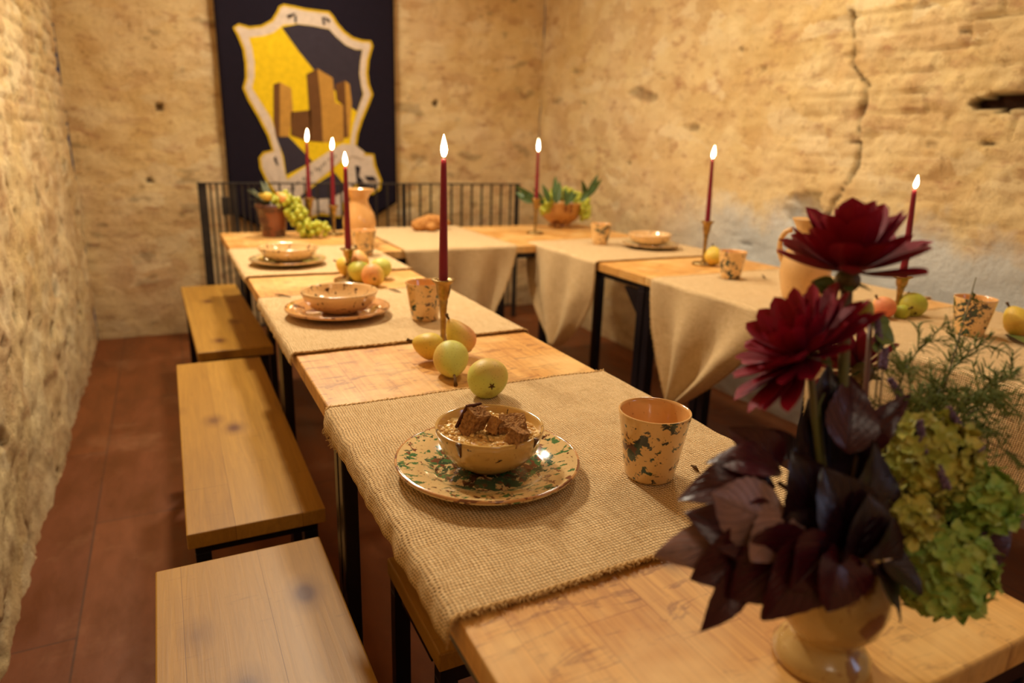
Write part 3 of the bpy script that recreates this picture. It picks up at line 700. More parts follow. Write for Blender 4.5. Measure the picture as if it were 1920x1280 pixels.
# ------------------------------------------------------------------ fruit
def axis_mat(d):
    return Vector(d).normalized().to_track_quat('Z', 'Y').to_matrix()
def pear(c, r, axis, label, mat, neck=1.0, stem=.012, group='pears', name='pear', spin=0.0, bend=.0):
    rt = empty(name, c, label, name.replace('_', ' '), group)
    rt.rotation_mode = 'QUATERNION'; rt.rotation_quaternion = Vector(axis).normalized().to_track_quat('Z', 'Y') @ Quaternion((0, 0, 1), spin)
    pr = []
    n = 22
    for i in range(n+1):
        th = PI*i/n; z = -math.cos(th); rr = math.sin(th)
        if z > 0: rr *= (1-.42*neck*z**1.3)+.10*neck*z; zz = z*(1+.55*neck)
        else: zz = z*.92
        pr.append((rr*r, zz*r))
    pr[0] = (0, -.86*r); pr[1] = (pr[1][0], -.90*r)
    b = MB(); b.lathe(pr, 36, wob=lambda a, z: .025*math.sin(2*a+1)+.02*math.sin(3*a))
    b.v = [(x+bend*max(0, z)**2/r, y, z) for x, y, z in b.v]; b.build('flesh', mat, rt, weld=True)
    tz = pr[-1][1]; b = MB(); x0 = bend*tz**2/r
    b.tube([(x0, 0, tz-.004), (x0+.001, 0, tz+stem*.4), (x0+.004, .001, tz+stem), ], [.0028, .0026, .0042], 8); b.build('stem', STEMB, rt)
    b = MB()
    for k in range(5):
        a = 2*PI*k/5; b.tube([(0, 0, -.865*r), (.003*math.cos(a), .003*math.sin(a), -.90*r-.001), (.0065*math.cos(a), .0065*math.sin(a), -.90*r)], [.0016, .0014, .0005], 5)
    b.build('calyx', STEMB, rt); return rt
fw = Vector(R @ [0, 0, 1]); rt_ = Vector(R @ [1, 0, 0])
def toward(px, py, z): return onz(px, py, z)
z0 = T+.0005
pear(onz(914, 709, CL+.034), .0370, Vector((.18, .95, .10)), 'round green pear resting on the edge of the nearest runner', GREENP, .35, group='pears around the nearest candlestick', spin=2.2)
c3 = onz(845, 670, z0+.036); pear(c3, .0355, (onz(862, 716, z0+.014)-c3), 'green pear with its long stem pointing to the camera', GREENP, 1.35, .030, group='pears around the nearest candlestick', spin=3.6, bend=.05)
pear(onz(808, 649, z0+.034), .0300, Vector((-.75, .62, .18)), 'yellow pear on the dish left of the nearest candlestick', YELLP, .7, group='pears around the nearest candlestick')
pear(onz(867, 637, z0+.038), .0320, Vector((-.55, .35, .95)), 'peach tinted pear propped up against the nearest candlestick', PEACH, 1.25, group='pears around the nearest candlestick', spin=2.6)
g2 = 'fruit around the second candlestick'
pear(onz(699, 516, z0+.036), .037, (.1, .9, .15), 'peach coloured pear facing out beside the second candlestick', PEACH, .3, group=g2, spin=1)
pear(onz(676, 510, z0+.036), .036, (-.5, .6, .3), 'bright green pear behind the second candlestick', APPLEG, .6, group=g2)
pear(onz(714, 503, z0+.036), .035, (.6, .6, .2), 'pale green pear at the back right of the second candlestick', GREENP, .4, group=g2)
pear(onz(674, 492, z0+.055), .034, (-.1, .4, .9), 'yellow and orange pear piled on top behind the second candlestick', PEACH, .5, group=g2, spin=1.0)
pear(onz(652, 500, z0+.035), .034, (-.6, .6, .3), 'dull yellow pear left of the second candlestick', YELLP, .5, group=g2)
pear(onz(1338, 482, z0+.036), .036, (.3, .5, .8), 'yellow pear half hidden by a cup on the right row', YELLP, .6, group=None)
g3 = 'fruit around the rightmost candlestick'
pear(onz(1712, 572, z0+.036), .037, (.4, .5, .4), 'green quince right of the rightmost candlestick', APPLEG, .2, group=g3, name='quince')
pear(onz(1657, 577, z0+.034), .033, (-.4, .2, .5), 'pink apple left of the rightmost candlestick', m_fruit('pink_skin', lin(222, 168, 104), lin(216, 122, 90), .45), .1, group=g3, name='apple')
pear(onz(1690, 585, z0+.022), .022, (0, -.7, .5), 'small green plum in front of the rightmost candlestick', APPLEG, .1, group=g3, name='plum')
pear(onz(1912, 606, z0+.04), .036, (-.2, .5, .7), 'yellow pear cut by the right edge of the picture', YELLP, .7, group=None)

def leaf_mesh(b, base, tip, width, nrm, uvs, blunt=.85, curl=.2, fold=.25, serr=0.0, n=12, m=6, wave=.0, seed=0, shape=1.0):
    base = Vector(base); tip = Vector(tip); ax = tip-base; L = ax.length; ax = ax.normalized(); nrm = Vector(nrm); nrm = (nrm-ax*nrm.dot(ax)).normalized(); sd = ax.cross(nrm)
    k0 = len(b.v); vs = []
    for i in range(n+1):
        u = i/n; w_ = width/2*max(0.02, (math.sin(PI*u**(.72*shape)))**blunt) if u < 1 else width*.01
        for j in range(m+1):
            v = (j/m-.5)*2; ww = w_*(1+serr*(1 if i % 2 else -1)*abs(v)**3)
            p = base+ax*(L*u)+sd*(v*ww)+nrm*(abs(v)*ww*fold-curl*L*(u-.35)**2+wave*L*math.sin(u*9+v*2+seed)*abs(v))
            vs.append(p); uvs.append((u, j/m))
    f = [(i*(m+1)+j, (i+1)*(m+1)+j, (i+1)*(m+1)+j+1, i*(m+1)+j+1) for i in range(n) for j in range(m)]
    b.add(vs, f)
def leaf_obj(name, leaves, mat, parent=None, org=None, thick=.0004):
    b = MB(); uvs = []
    for L in leaves: leaf_mesh(b, *L[0], uvs, **L[1])
    o = b.build(name, mat, parent, org=org); set_uv(o, uvs)
    return o

def grape_bunch(center, pts, label, group, r=.0125, seed=1):
    rt = empty('grape_bunch', center, label, 'grapes', group); b = MB(); b.ball((0, 0, 0), r, 14, 10, (1, 1, 1.08)); me = None
    rd = random.Random(seed)
    for i, p in enumerate(pts):
        if me is None: o = b.build('grape', GRAPE, rt); me = o.data
        else: o = bpy.data.objects.new('grape', me); COL.objects.link(o); o.parent = rt
        o.location = Vector(p)-Vector(center); s = rd.uniform(.88, 1.1); o.scale = (s, s, s)
    b = MB(); b.tube([(0, 0, 0), Vector(pts[0])-Vector(center)], .002, 5); b.build('stalk', STEMG, rt)
    return rt
def cloud(pts, n, sp, seed, zmin=None):
    rd = random.Random(seed); out = []
    tries = 0
    while len(out) < n and tries < 4000:
        tries += 1; i = rd.uniform(0, len(pts)-1.001); k = int(i); a = Vector(pts[k][0]).lerp(Vector(pts[k+1][0]), i-k); rr = pts[k][1]+(pts[k+1][1]-pts[k][1])*(i-k)
        d = Vector((rd.gauss(0, 1), rd.gauss(0, 1), rd.gauss(0, 1))).normalized()*rr*rd.uniform(.55, 1); p = a+d
        if zmin is not None and p.z < zmin: p.z = zmin+rd.uniform(0, .004)
        if all((p-q).length > sp for q in out): out.append(p)
    return out
# pot with grapes, far left
pot = onz(514, 443, T); pot.z = T+.0005
rt = empty('flowerpot', pot, 'dark clay pot spilling grapes on the farthest left table', 'pot')
b = MB(); b.lathe([(0, 0), (.048, 0), (.052, .004), (.062, .08), (.068, .125), (.074, .127), (.076, .150), (.068, .152), (.060, .12), (.045, .02), (0, .02)], 40); b.build('body', m_ceramic('dark_clay', lin(128, 64, 36), [(lin(80, 36, 24), 12, .5, 2, (1, 1, 1))], .5), rt, weld=True)
gp = [(pot+Vector((.02, -.02, .17)), .040), (pot+Vector((.07, -.05, .155)), .048), (pot+Vector((.10, -.07, .10)), .042), (pot+Vector((.12, -.085, .045)), .045), (pot+Vector((.21, -.10, .035)), .042)]
grape_bunch(pot+Vector((.03, -.02, .16)), cloud(gp, 99, .019, 5, T+.013), 'green grapes spilling from the dark pot onto the table', None, .0135, 5)
pear(pot+Vector((-.025, -.04, .185)), .022, (-.9, .2, .25), 'slim yellow pear lying on top of the dark pot', YELLP, 1.3, group=None)
pear(pot+Vector((.045, -.055, .178)), .024, (-.55, .2, .55), 'orange tinted pear tucked in the grapes of the dark pot', PEACH, 1.2, group=None)
lv = []; rd = random.Random(12)
for i in range(26):
    a = rd.uniform(PI*.5, PI*1.35) if i < 18 else rd.uniform(-.3, 1.2); r = rd.uniform(.03, .06); h = rd.uniform(.0, .13)
    bs = pot+Vector((math.cos(a)*r*.5, math.sin(a)*r*.5, .145)); tp = pot+Vector((math.cos(a)*(r+.06), math.sin(a)*(r+.05), .13+h)); lv.append(((bs, tp, .022, (0, 0, 1)), dict(curl=.1)))
o = leaf_obj('leaf_sprig', lv, m_two('sage_leaf', lin(62, 66, 34), lin(84, 88, 54), .6, veins=False), org=pot+Vector((0, 0, .14))); tag(o, 'dark green leafy sprigs standing in the clay pot', 'leaves')
# fruit bowl with leaves
fb = onz(1050, 424, T); fb.z = T+.0005
rt = empty('fruit_bowl', fb, 'ochre footed bowl holding grapes and leaves by the right wall', 'bowl')
b = MB(); b.lathe([(0, 0), (.070, 0), (.068, .006), (.056, .014), (.070, .022), (.105, .052), (.130, .09), (.140, .128), (.146, .136), (.146, .142), (.138, .144), (.130, .130), (.095, .062), (.05, .03), (0, .028)], 64); b.build('body', m_ceramic('striped_bowl_glaze', lin(206, 152, 84), [(lin(130, 76, 40), 20, .56, 2, (1, 1, .4))], .3), rt, weld=True)
def bunch_on(label, dx, n, seed, path): grape_bunch(Vector(path[0][0]), cloud(path, n, .019, seed), label, 'grapes in the fruit bowl', .0135, seed)
bunch_on('grapes hanging over the left rim of the fruit bowl', 0, 42, 21, [(fb+Vector((-.09, -.06, .165)), .035), (fb+Vector((-.135, -.085, .15)), .03), (fb+Vector((-.16, -.09, .10)), .022)])
bunch_on('grapes hanging over the front right rim of the fruit bowl', 0, 50, 22, [(fb+Vector((.06, -.06, .165)), .035), (fb+Vector((.085, -.125, .14)), .03), (fb+Vector((.075, -.14, .07)), .028)])
bunch_on('grapes heaped in the middle of the fruit bowl', 0, 50, 23, [(fb+Vector((-.06, 0, .17)), .035), (fb+Vector((.0, 0, .185)), .035), (fb+Vector((.08, .02, .175)), .035)])
lv = []
for (px, py, bx, by) in ((1000, 352, 1020, 385), (968, 348, 1000, 375), (985, 355, 1010, 385), (1042, 328, 1040, 378), (1050, 338, 1045, 380), (1018, 345, 1030, 380), (1060, 350, 1062, 382), (1075, 355, 1060, 385), (1085, 360, 1062, 380), (1122, 326, 1100, 372), (1092, 338, 1098, 370), (1128, 336, 1100, 368), (972, 370, 1000, 378), (966, 358, 998, 380), (1110, 350, 1088, 378), (1035, 352, 1045, 382)):
    dd = (np.linalg.norm(np.array(fb)-EYE)*.985); a = dep(bx, by, 3.72+random.uniform(-.05, .05)); c = dep(px, py, 3.72+random.uniform(-.08, .08)); lv.append(((a, c, .035, (-.3, -.9, .3)), dict(curl=.15)))
o = leaf_obj('laurel_sprig', lv, m_two('laurel_leaf', lin(44, 74, 28), lin(64, 90, 40), .4, veins=False), org=fb+Vector((0, 0, .15))); tag(o, 'laurel leaves standing up out of the fruit bowl', 'leaves')
# bread on the cross table
bd = onz(800, 431, CL); 
for (dx, dy, dz, sx, sy, sz, rz, lb) in ((-.035, -.01, .026, .052, .042, .028, .3, 'torn crusty bread piece at the left end of the heap'), (.045, .02, .034, .085, .045, .034, -.1, 'longest bread loaf lying on the cross table'), (.005, -.05, .018, .034, .028, .018, .9, 'small bread crust in front of the loaf')):
    rt = empty('bread_loaf', bd+Vector((dx, dy, dz+.002)), lb, 'bread', 'bread on the cross table', rz)
    b = MB(); b.ball((0, 0, 0), 1, 30, 20, (sx, sy, sz*1.15), nz=.22, seed=sx*90); b.build('crust', PALEB, rt)

# ------------------------------------------------------------------ railing
YR = 4.30; RT = .94
x_of = lambda px, py=345: ony(px, py, YR).x
rl = empty('railing', (1.2, YR, 0), 'low black iron railing in front of the banner', 'railing')
def local(b, nm, m=IRON): return b.build(nm, m, rl, smooth=False, org=None)
def lbox(x0, x1, y0, y1, z0_, z1_): b = MB(); b.box((x0-1.2, y0-YR, z0_), (x1-1.2, y1-YR, z1_), .0015); return b
xa, xb, xc = x_of(376), x_of(436), x_of(974, 342)
local(lbox(xa-.02, xc, YR-.018, YR+.018, RT-.008, RT), 'top_rail'); local(lbox(xa-.02, xc, YR-.012, YR+.012, .08, .092), 'bottom_rail')
for px, wd in ((378, .045), (438, .022), (757, .022), (970, .026)):
    x = x_of(px); local(lbox(x-wd/2, x+wd/2, YR-.012, YR+.012, 0, RT-.006), 'post')
x = xa+.048; bars = []
while x < x_of(480): bars.append(x); x += .034
x = bars[-1]+.066
while x < xc-.02: bars.append(x); x += .0725
bm_ = lbox(-.0055+1.2, .0055+1.2, YR-.0055, YR+.0055, .09, RT-.006); proto = local(bm_, 'baluster'); proto.location.x = bars[0]-1.2
for x in bars[1:]:
    o = proto.copy(); COL.objects.link(o); o.parent = rl; o.location.x = x-1.2
b = lbox(xa+.10, xa+.14, YR-.03, YR-.005, .76, .86); local(b, 'latch')

# ------------------------------------------------------------------ banner with its shield
YBN = 4.535
bn = empty('banner', (0.86, YBN, 1.3), 'black hanging banner with a yellow and black shield of towers', 'banner')
def bpt(cx, cy, off):   # traced points on the flat cloth
    p = ony(380+cx/2.9095, cy/2.9095, YBN); return (p.x-.86, -off, p.z-1.3)
def poly(pts, off, name, mat, parent=None, th=.0006):
    vs = [bpt(x, y, off) for x, y in pts]; tri = tessellate_polygon([[Vector(v) for v in vs]])
    n = len(vs); b = MB(); b.v = vs+[(x, y+th, z) for x, y, z in vs]; fs = []
    for t_ in tri:
        a, c, d = t_; nn = (Vector(vs[c])-Vector(vs[a])).cross(Vector(vs[d])-Vector(vs[a]))
        q = (a, c, d) if nn.y < 0 else (a, d, c); fs.append(q); fs.append(tuple(i+n for i in q[::-1]))
    for i in range(n): j = (i+1) % n; fs.append((i, j, j+n, i+n))
    b.f = fs; return b.build(name, mat, parent if parent is not None else bn, smooth=False)
def m_cloth(name, c, c2=None): return m_plain(name, c, .85, .15, 0, c2 or tuple(q*.85 for q in c[:3])+(1,), 30, .0006, 500)
CB = m_cloth('black_cloth', lin(28, 22, 36)); CY = m_cloth('yellow_cloth', lin(240, 206, 34)); CYD = m_cloth('dark_yellow_cloth', lin(214, 178, 34)); CW = m_cloth('white_cloth', lin(222, 206, 190)); CG = m_cloth('grey_cloth', lin(60, 54, 66)); CT = m_cloth('tan_cloth', lin(196, 148, 70)); CBR = m_cloth('brown_cloth', lin(112, 76, 44)); CBK = m_cloth('ink_cloth', lin(48, 42, 50))
# cloth hangs from above the frame, cut to a point at the foot, lightly waved
zt = 2.45; zb = ony(437, 402, YBN); zb2 = ony(745, 372, YBN); xl0, xr0 = ony(400, 0, YBN).x, ony(744, 372, YBN).x
b = MB()
def clf(u, v):
    x = xl0+(xr0-xl0)*u; bot = (.74+(.80-.74)*u)-.30*(1-abs(2*u-1)); z = zt+(bot-zt)*v
    return (x-.86, .0015+.006*(1+math.sin(x*11+z*1.2))*.5, z-1.3)
b.grid(clf, 40, 60); o = b.build('cloth', CB, bn); md = o.modifiers.new('t', 'SOLIDIFY'); md.thickness = .002; md.offset = -1 if False else 1
outer = [(440, 22), (500, 32), (560, 46), (640, 56), (690, 62), (712, 85), (740, 130), (775, 170), (820, 203), (870, 218), (918, 222), (930, 250), (908, 330), (902, 400), (910, 460), (930, 515), (905, 580), (872, 660), (850, 730), (840, 795), (862, 812), (890, 835), (935, 840), (945, 900), (978, 985), (970, 1035), (925, 1062), (880, 1045), (850, 1010), (810, 1040), (780, 1110), (760, 1190), (650, 1175), (560, 1200), (520, 1185), (500, 1120), (430, 1095), (385, 1050), (345, 990), (312, 920), (305, 860), (330, 828), (378, 818), (352, 740), (300, 640), (245, 545), (218, 480), (232, 425), (230, 350), (218, 270), (190, 200), (164, 150), (195, 128), (255, 145), (320, 138), (375, 108), (405, 60), (415, 35)]
def inset(pts, d):
    n = len(pts); out = []; ar = sum(pts[i][0]*pts[(i+1) % n][1]-pts[(i+1) % n][0]*pts[i][1] for i in range(n)); sg = 1 if ar > 0 else -1
    for i in range(n):
        p0, p1, p2 = pts[i-1], pts[i], pts[(i+1) % n]; a = Vector((p1[0]-p0[0], p1[1]-p0[1])).normalized(); c = Vector((p2[0]-p1[0], p2[1]-p1[1])).normalized(); t_ = (a+c).normalized(); out.append((p1[0]-sg*t_.y*d, p1[1]+sg*t_.x*d))
    return out
poly(outer, .002, 'shield_outline', CYD)
poly(inset(outer, 15), .003, 'shield_border', CW)
inner = [(252, 205), (330, 196), (385, 178), (440, 135), (520, 130), (600, 140), (690, 158), (728, 200), (780, 245), (830, 268), (872, 270), (860, 340), (856, 400), (864, 460), (878, 515), (850, 590), (822, 680), (806, 770), (790, 900), (780, 1020), (600, 1090), (470, 1000), (450, 950), (435, 860), (405, 740), (370, 640), (300, 530), (268, 480), (282, 420), (282, 340), (270, 265)]
fld = poly(inner, .004, 'shield_field', CY)
poly([(430, 150), (520, 132), (600, 142), (690, 160), (728, 202), (780, 247), (830, 270), (870, 272), (858, 340), (854, 400), (862, 460), (874, 515), (840, 610), (780, 560), (700, 470), (608, 385), (520, 275)], .005, 'shield_quarter', CG, fld)
poly([(400, 745), (470, 745), (600, 880), (455, 955), (440, 850)], .005, 'shield_quarter', CG, fld)
poly([(640, 990), (720, 940), (790, 1030), (700, 1080), (600, 1085), (520, 1080)], .005, 'shield_quarter', CG, fld)
for q, m_ in (([(385, 460), (420, 448), (420, 745), (400, 745), (385, 660)], CBR), ([(420, 448), (482, 480), (492, 600), (470, 745), (420, 745)], CT),
              ([(480, 610), (590, 600), (590, 770), (560, 765), (480, 738)], CBR), ([(565, 405), (625, 375), (645, 560), (655, 775), (590, 770), (578, 590)], CBR),
              ([(625, 375), (708, 425), (722, 560), (735, 775), (655, 775), (645, 560)], CT), ([(722, 460), (775, 440), (780, 560), (790, 750), (768, 752), (765, 575), (730, 545)], CBR),
              ([(775, 440), (800, 460), (812, 560), (800, 750), (790, 750), (780, 560)], CT), ([(722, 560), (765, 575), (768, 770), (735, 775)], CT)):
    poly(q, .006, 'tower', m_, fld)
rbn = poly([(410, 1085), (418, 1010), (560, 910), (690, 825), (760, 785), (830, 790), (880, 830), (880, 870), (820, 850), (760, 870), (690, 930), (600, 1005), (530, 1070), (500, 1115)], .007, 'ribbon', CW)
poly([(345, 880), (385, 845), (405, 880), (420, 960), (400, 1000), (365, 960), (345, 920)], .007, 'ribbon', CW)
poly([(600, 1095), (675, 1095), (672, 1148), (605, 1150)], .0075, 'ribbon', CW)
for q in ([(830, 900), (860, 910), (850, 960), (880, 990), (840, 1000)], [(880, 960), (930, 960), (950, 985), (900, 985)], [(850, 1005), (950, 1010), (930, 1030), (860, 1030)], [(385, 865), (398, 850), (412, 900), (404, 905)], [(455, 85), (505, 70), (500, 80), (470, 100)], [(500, 85), (512, 85), (512, 125), (500, 120)], [(648, 95), (660, 95), (668, 135), (655, 135)], [(660, 90), (695, 110), (690, 125), (668, 105)]):
    poly(q, .0078, 'ribbon_shading', CBK)
# illegible tiny lettering along the ribbon
for i in range(22):
    q = i/21; x = 470+250*q; y = 1025-185*q+6*math.sin(i); hh = 16+6*(i % 3)
    if i % 6 == 5: continue
    poly([(x, y), (x+5, y-3), (x+7, y+hh-4), (x+2, y+hh)], .0085, 'lettering', CBK, rbn)

# ------------------------------------------------------------------ vase with flowers
VB = Vector((.503, .340, T+.0005))
rt = empty('vase', VB, 'footed olive clay vase holding the dark bouquet', 'vase')
b = MB(); b.lathe([(0, 0), (.040, 0), (.0425, .003), (.0425, .010), (.037, .018), (.029, .024), (.027, .030), (.034, .037), (.044, .050), (.0485, .068), (.0475, .090), (.042, .108), (.039, .118), (.042, .128), (.045, .132), (.042, .133), (.037, .120), (.040, .1), (.040, .06), (0, .04)], 64); b.build('body', VASEM, rt, weld=True)
MOUTH = VB+Vector((0, 0, .125))
GB = 'flowers in the vase'
def stem_pts(a, c, bow=(0, 0, 0), n=10):
    a = Vector(a); c = Vector(c); bow = Vector(bow); return [a.lerp(c, i/n)+bow*math.sin(PI*i/n) for i in range(n+1)]
def dahlia(c, axis, radius, label, seed, droop=None, rings=((10, 78, 1.0), (11, 62, .98), (10, 46, .9), (9, 32, .78), (7, 20, .62), (5, 8, .5)), wmul=1.0, stem_r=.004, bow=(0, 0, 0)):
    rd = random.Random(seed); r = empty('dahlia', c, label, 'flower', 'dahlias in the vase'); A = Vector(axis).normalized(); X = A.orthogonal().normalized(); Y = A.cross(X)
    lv = []; off = 0
    for (n, deg, k) in rings:
        off += .37
        for i in range(n):
            a = 2*PI*(i/n)+off+rd.uniform(-.12, .12); th = math.radians(deg+rd.uniform(-9, 9)); rad = X*math.cos(a)+Y*math.sin(a)
            if droop and rad.dot(Vector(droop)) > .45: th += math.radians(28*rad.dot(Vector(droop)))
            d = rad*math.sin(th)+A*math.cos(th); L = radius*k*rd.uniform(.88, 1.08); nr = (A*math.sin(th)-rad*math.cos(th))
            bs = rad*.004; lv.append(((bs, bs+d*L, L*.36*wmul*rd.uniform(.85, 1.1), nr), dict(curl=-.22, fold=.40, n=12, m=6, shape=2.3, blunt=.6)))
    o = leaf_obj('petals', lv, PETAL, r)
    b = MB()
    b.ball(-A*.006, .011, 12, 8); 
    b.build('calyx', STEMG, r); lv = []
    for i in range(6):
        a = 2*PI*i/6; rad = X*math.cos(a)+Y*math.sin(a); lv.append(((-A*.008, -A*.012+rad*.022, .009, A), dict(curl=.1, n=6, m=3)))
    leaf_obj('sepals', lv, GREENL, r)
    pts = stem_pts(Vector(c)-A*.01, MOUTH-Vector((0, 0, .03)), bow); b = MB(); b.tube([p-Vector(c) for p in pts], [stem_r*1.1]+[stem_r]*10, 10); b.build('stem', STEMG, r); return r
D1 = dep(1590, 513, .60); dahlia(D1, (-.07, .02, 1), .066, 'large dark red dahlia, highest of the bouquet', 3, rings=((7, 80, 1.0), (9, 63, .97), (9, 48, .98), (8, 34, .98), (7, 21, .95), (5, 8, .88)), wmul=1.3, stem_r=.0048)
D2 = dep(1508, 668, .585); dahlia(D2, (-.50, .36, .78), .066, 'red dahlia just below and left of the highest one', 8, droop=(-.88, .43, -.3), rings=((15, 86, 1.0), (15, 72, .98), (14, 58, .93), (12, 44, .86), (10, 30, .75), (6, 14, .55)), wmul=.92, stem_r=.003, bow=(-.004, 0, 0))
D3 = dep(1612, 690, .68); dahlia(D3, (.2, .9, .5), .042, 'small red dahlia half hidden behind the thick stem', 11, rings=((9, 80, 1.0), (9, 60, .95), (8, 40, .9), (6, 20, .7)), stem_r=.0028)

# burgundy and purple leaves, each sprig a thing
def sprig(label, leaves, mat, name='leafy_sprig', stem=STEMR, serr=.025, wave=.025):
    """leaves: (px0, py0, d0, px1, py1, d1, width, normal)"""
    a0 = dep(*leaves[0][0:3]); r = empty(name, a0, label, 'leaves', 'purple leaf sprigs in the vase')
    for k, L in enumerate(leaves):
        a = dep(*L[0:3]); c = dep(*L[3:6]); nr = L[7] if len(L) > 7 else (-.3, -.75, .6)
        extra = L[8] if len(L) > 8 else {}
        kw = dict(curl=.25, fold=.22, serr=serr, wave=wave, n=16, m=8, seed=k*1.7); kw.update(extra)
        leaf_obj('leaf', [((a-a0, c-a0, L[6], nr), kw)], extra_mat.get(id(L), mat) if False else mat, r)
    b = MB(); b.tube([p-a0 for p in stem_pts(a0, MOUTH-Vector((0, 0, .02)), (0, 0, .01))], .0022, 8); b.build('stem', stem, r); return r
BK = (.3, .75, -.6)   # shows its pale underside
sprig('mauve burgundy leaves turned over at the left of the vase', [(1470, 985, .56, 1325, 925, .545, .058, (.35, .75, -.45)), (1500, 960, .56, 1400, 1055, .53, .040, BK), (1440, 1000, .57, 1222, 1042, .57, .045, BK)], MAUVE)
sprig('curled dark leaves arching above the mauve leaf', [(1460, 905, .58, 1285, 905, .57, .048, (-.1, -.5, .9), dict(curl=.8)), (1470, 880, .58, 1330, 845, .59, .040, (-.2, -.3, 1), dict(curl=.6)), (1470, 870, .59, 1370, 800, .60, .036, (-.5, -.7, .4), dict(curl=.6)), (1480, 860, .60, 1440, 805, .61, .040, BK)], BURG)
sprig('burgundy leaf hanging over the table at the far left of the bouquet', [(1460, 1020, .56, 1290, 960, .56, .050), (1450, 1010, .56, 1300, 1090, .55, .052, (-.2, -.8, .4)), (1420, 1040, .56, 1318, 1190, .54, .030, (-.5, -.8, .2))], BURG)
sprig('wine red leaves covering the front of the vase', [(1540, 1010, .54, 1440, 1170, .53, .060, (-.2, -.9, .3)), (1580, 1030, .54, 1560, 1150, .53, .064, (0, -.9, .3)), (1520, 1000, .545, 1370, 1130, .54, .062, (-.3, -.85, .35)), (1560, 1010, .54, 1490, 1110, .525, .060, (-.1, -.9, .3))], BURG)
sprig('tall dark purple leaves in the middle of the bouquet', [(1560, 1060, .60, 1560, 680, .60, .085, (-.4, -.9, .1), dict(curl=.1)), (1600, 1060, .58, 1660, 830, .57, .085, (.1, -.95, .2)), (1560, 1050, .57, 1500, 850, .56, .075, (-.3, -.9, .2)), (1610, 1070, .56, 1560, 880, .545, .080, (-.1, -.95, .2)), (1600, 1060, .56, 1640, 930, .545, .075, (.1, -.95, .2)), (1560, 1060, .56, 1480, 960, .55, .065, (-.2, -.9, .3)), (1620, 1080, .56, 1690, 980, .55, .06, (.2, -.9, .3))], DARKL)
sprig('glossy purple leaf folded over the right rim of the vase', [(1640, 1060, .55, 1700, 1165, .545, .052, (.5, -.8, .4)), (1650, 1040, .56, 1740, 1110, .56, .045, (.4, -.7, .5))], DARKL)
sprig('narrow wine red leaf blades pointing up to the right', [(1610, 830, .60, 1712, 735, .60, .022, (-.3, -.6, .7)), (1615, 850, .60, 1690, 770, .59, .020, (-.3, -.6, .7)), (1590, 850, .58, 1600, 700, .6, .045, (-.5, -.8, .1))], BURG)
sprig('dark red leaf standing behind the vase at the right', [(1720, 1010, .63, 1920, 960, .64, .085, (.1, -.8, .5)), (1720, 1020, .63, 1900, 1040, .64, .075, (.1, -.8, .5))], BURG)
# other stems
def simple_stem(pts, r, label, mat, name='bare_stem'):
    o = MB().tube([dep(*p) for p in pts], r, 8).build(name, mat, org=dep(*pts[0])); return tag(o, label, 'stem')
simple_stem([(1600, 1060, .6), (1617, 900, .6), (1622, 760, .6), (1630, 640, .62), (1632, 600, .63)], .0024, 'thin reddish stem right of the thick dahlia stem', STEMR)
simple_stem([(1570, 1060, .6), (1545, 860, .6), (1535, 760, .6), (1560, 700, .61), (1540, 610, .62), (1580, 570, .63)], .0016, 'thin forked green stem left of the thick dahlia stem', STEMG)
# buds and small green leaves near the upper dahlia
lv = [((dep(1565, 545, .6), dep(1522, 527, .6), .020, (-.3, -.8, .5)), {}), ((dep(1600, 500, .6), dep(1655, 522, .59), .018, (0, -.6, .8)), {}), ((dep(1605, 510, .6), dep(1640, 500, .58), .014, (0, -.6, .8)), {}), ((dep(1585, 520, .6), dep(1575, 575, .59), .016, (-.6, -.8, .1)), {}), ((dep(1640, 620, .62), dep(1680, 640, .62), .022, (0, -.8, .4)), {}), ((dep(1635, 610, .62), dep(1670, 600, .62), .02, (0, -.8, .4)), {}), ((dep(1640, 640, .62), dep(1650, 660, .62), .02, (0, -.8, .4)), {})]
o = leaf_obj('green_leaf', lv[:1], GREENL, org=dep(1565, 545, .6)); tag(o, 'single round green leaf left of the thick dahlia stem', 'leaf')
o = leaf_obj('green_sprig', lv[4:], GREENL, org=dep(1640, 620, .62)); tag(o, 'small dark green leaves in front of the pink apple', 'leaves')
b = MB(); b.ball(dep(1622, 582, .62), .0075, 14, 10, (1, 1, 1.3)); o = b.build('flower_bud', m_plain('bud_skin', lin(206, 196, 104), .5, .4, 0, lin(176, 180, 84), 30), org=dep(1622, 582, .62)); tag(o, 'pale round bud in front of the pink apple', 'bud')
# hydrangea heads
def hydrangea(c, r, label, seed, n=60, sc=(1, 1, .8), fl=.011, mat=None):
    rd = random.Random(seed); rt = empty('hydrangea', c, label, 'flower', 'hydrangea heads in the vase'); lv = []
    for i in range(n):
        zz = 1-2*(i+.5)/n; a = i*2.39996; rr = math.sqrt(1-zz*zz); d = Vector((rr*math.cos(a), rr*math.sin(a), zz)); p = Vector((d.x*sc[0], d.y*sc[1], d.z*sc[2]))*r*rd.uniform(.82, 1.08)
        t1 = d.orthogonal().normalized(); t2 = d.cross(t1); a0 = rd.uniform(0, PI)
        for k in range(4):
            aa = a0+k*PI/2; q = t1*math.cos(aa)+t2*math.sin(aa); L = fl*rd.uniform(.8, 1.15)
            lv.append(((p, p+q*L+d*L*rd.uniform(-.1, .8), L*.95, d), dict(curl=-.25, fold=.3, n=5, m=4, wave=.09, shape=1.3, seed=i*1.3)))
    leaf_obj('florets', lv, mat or HYD, rt)
    b = MB(); b.ball((0, 0, 0), r*.72, 14, 10, sc); b.build('flower_core', STEMG, rt)
    pts = stem_pts((0, 0, -.01), MOUTH-Vector((0, 0, .02))-Vector(c), (0, 0, .01)); b = MB(); b.tube(pts, .003, 8); b.build('stem', STEMG, rt); return rt
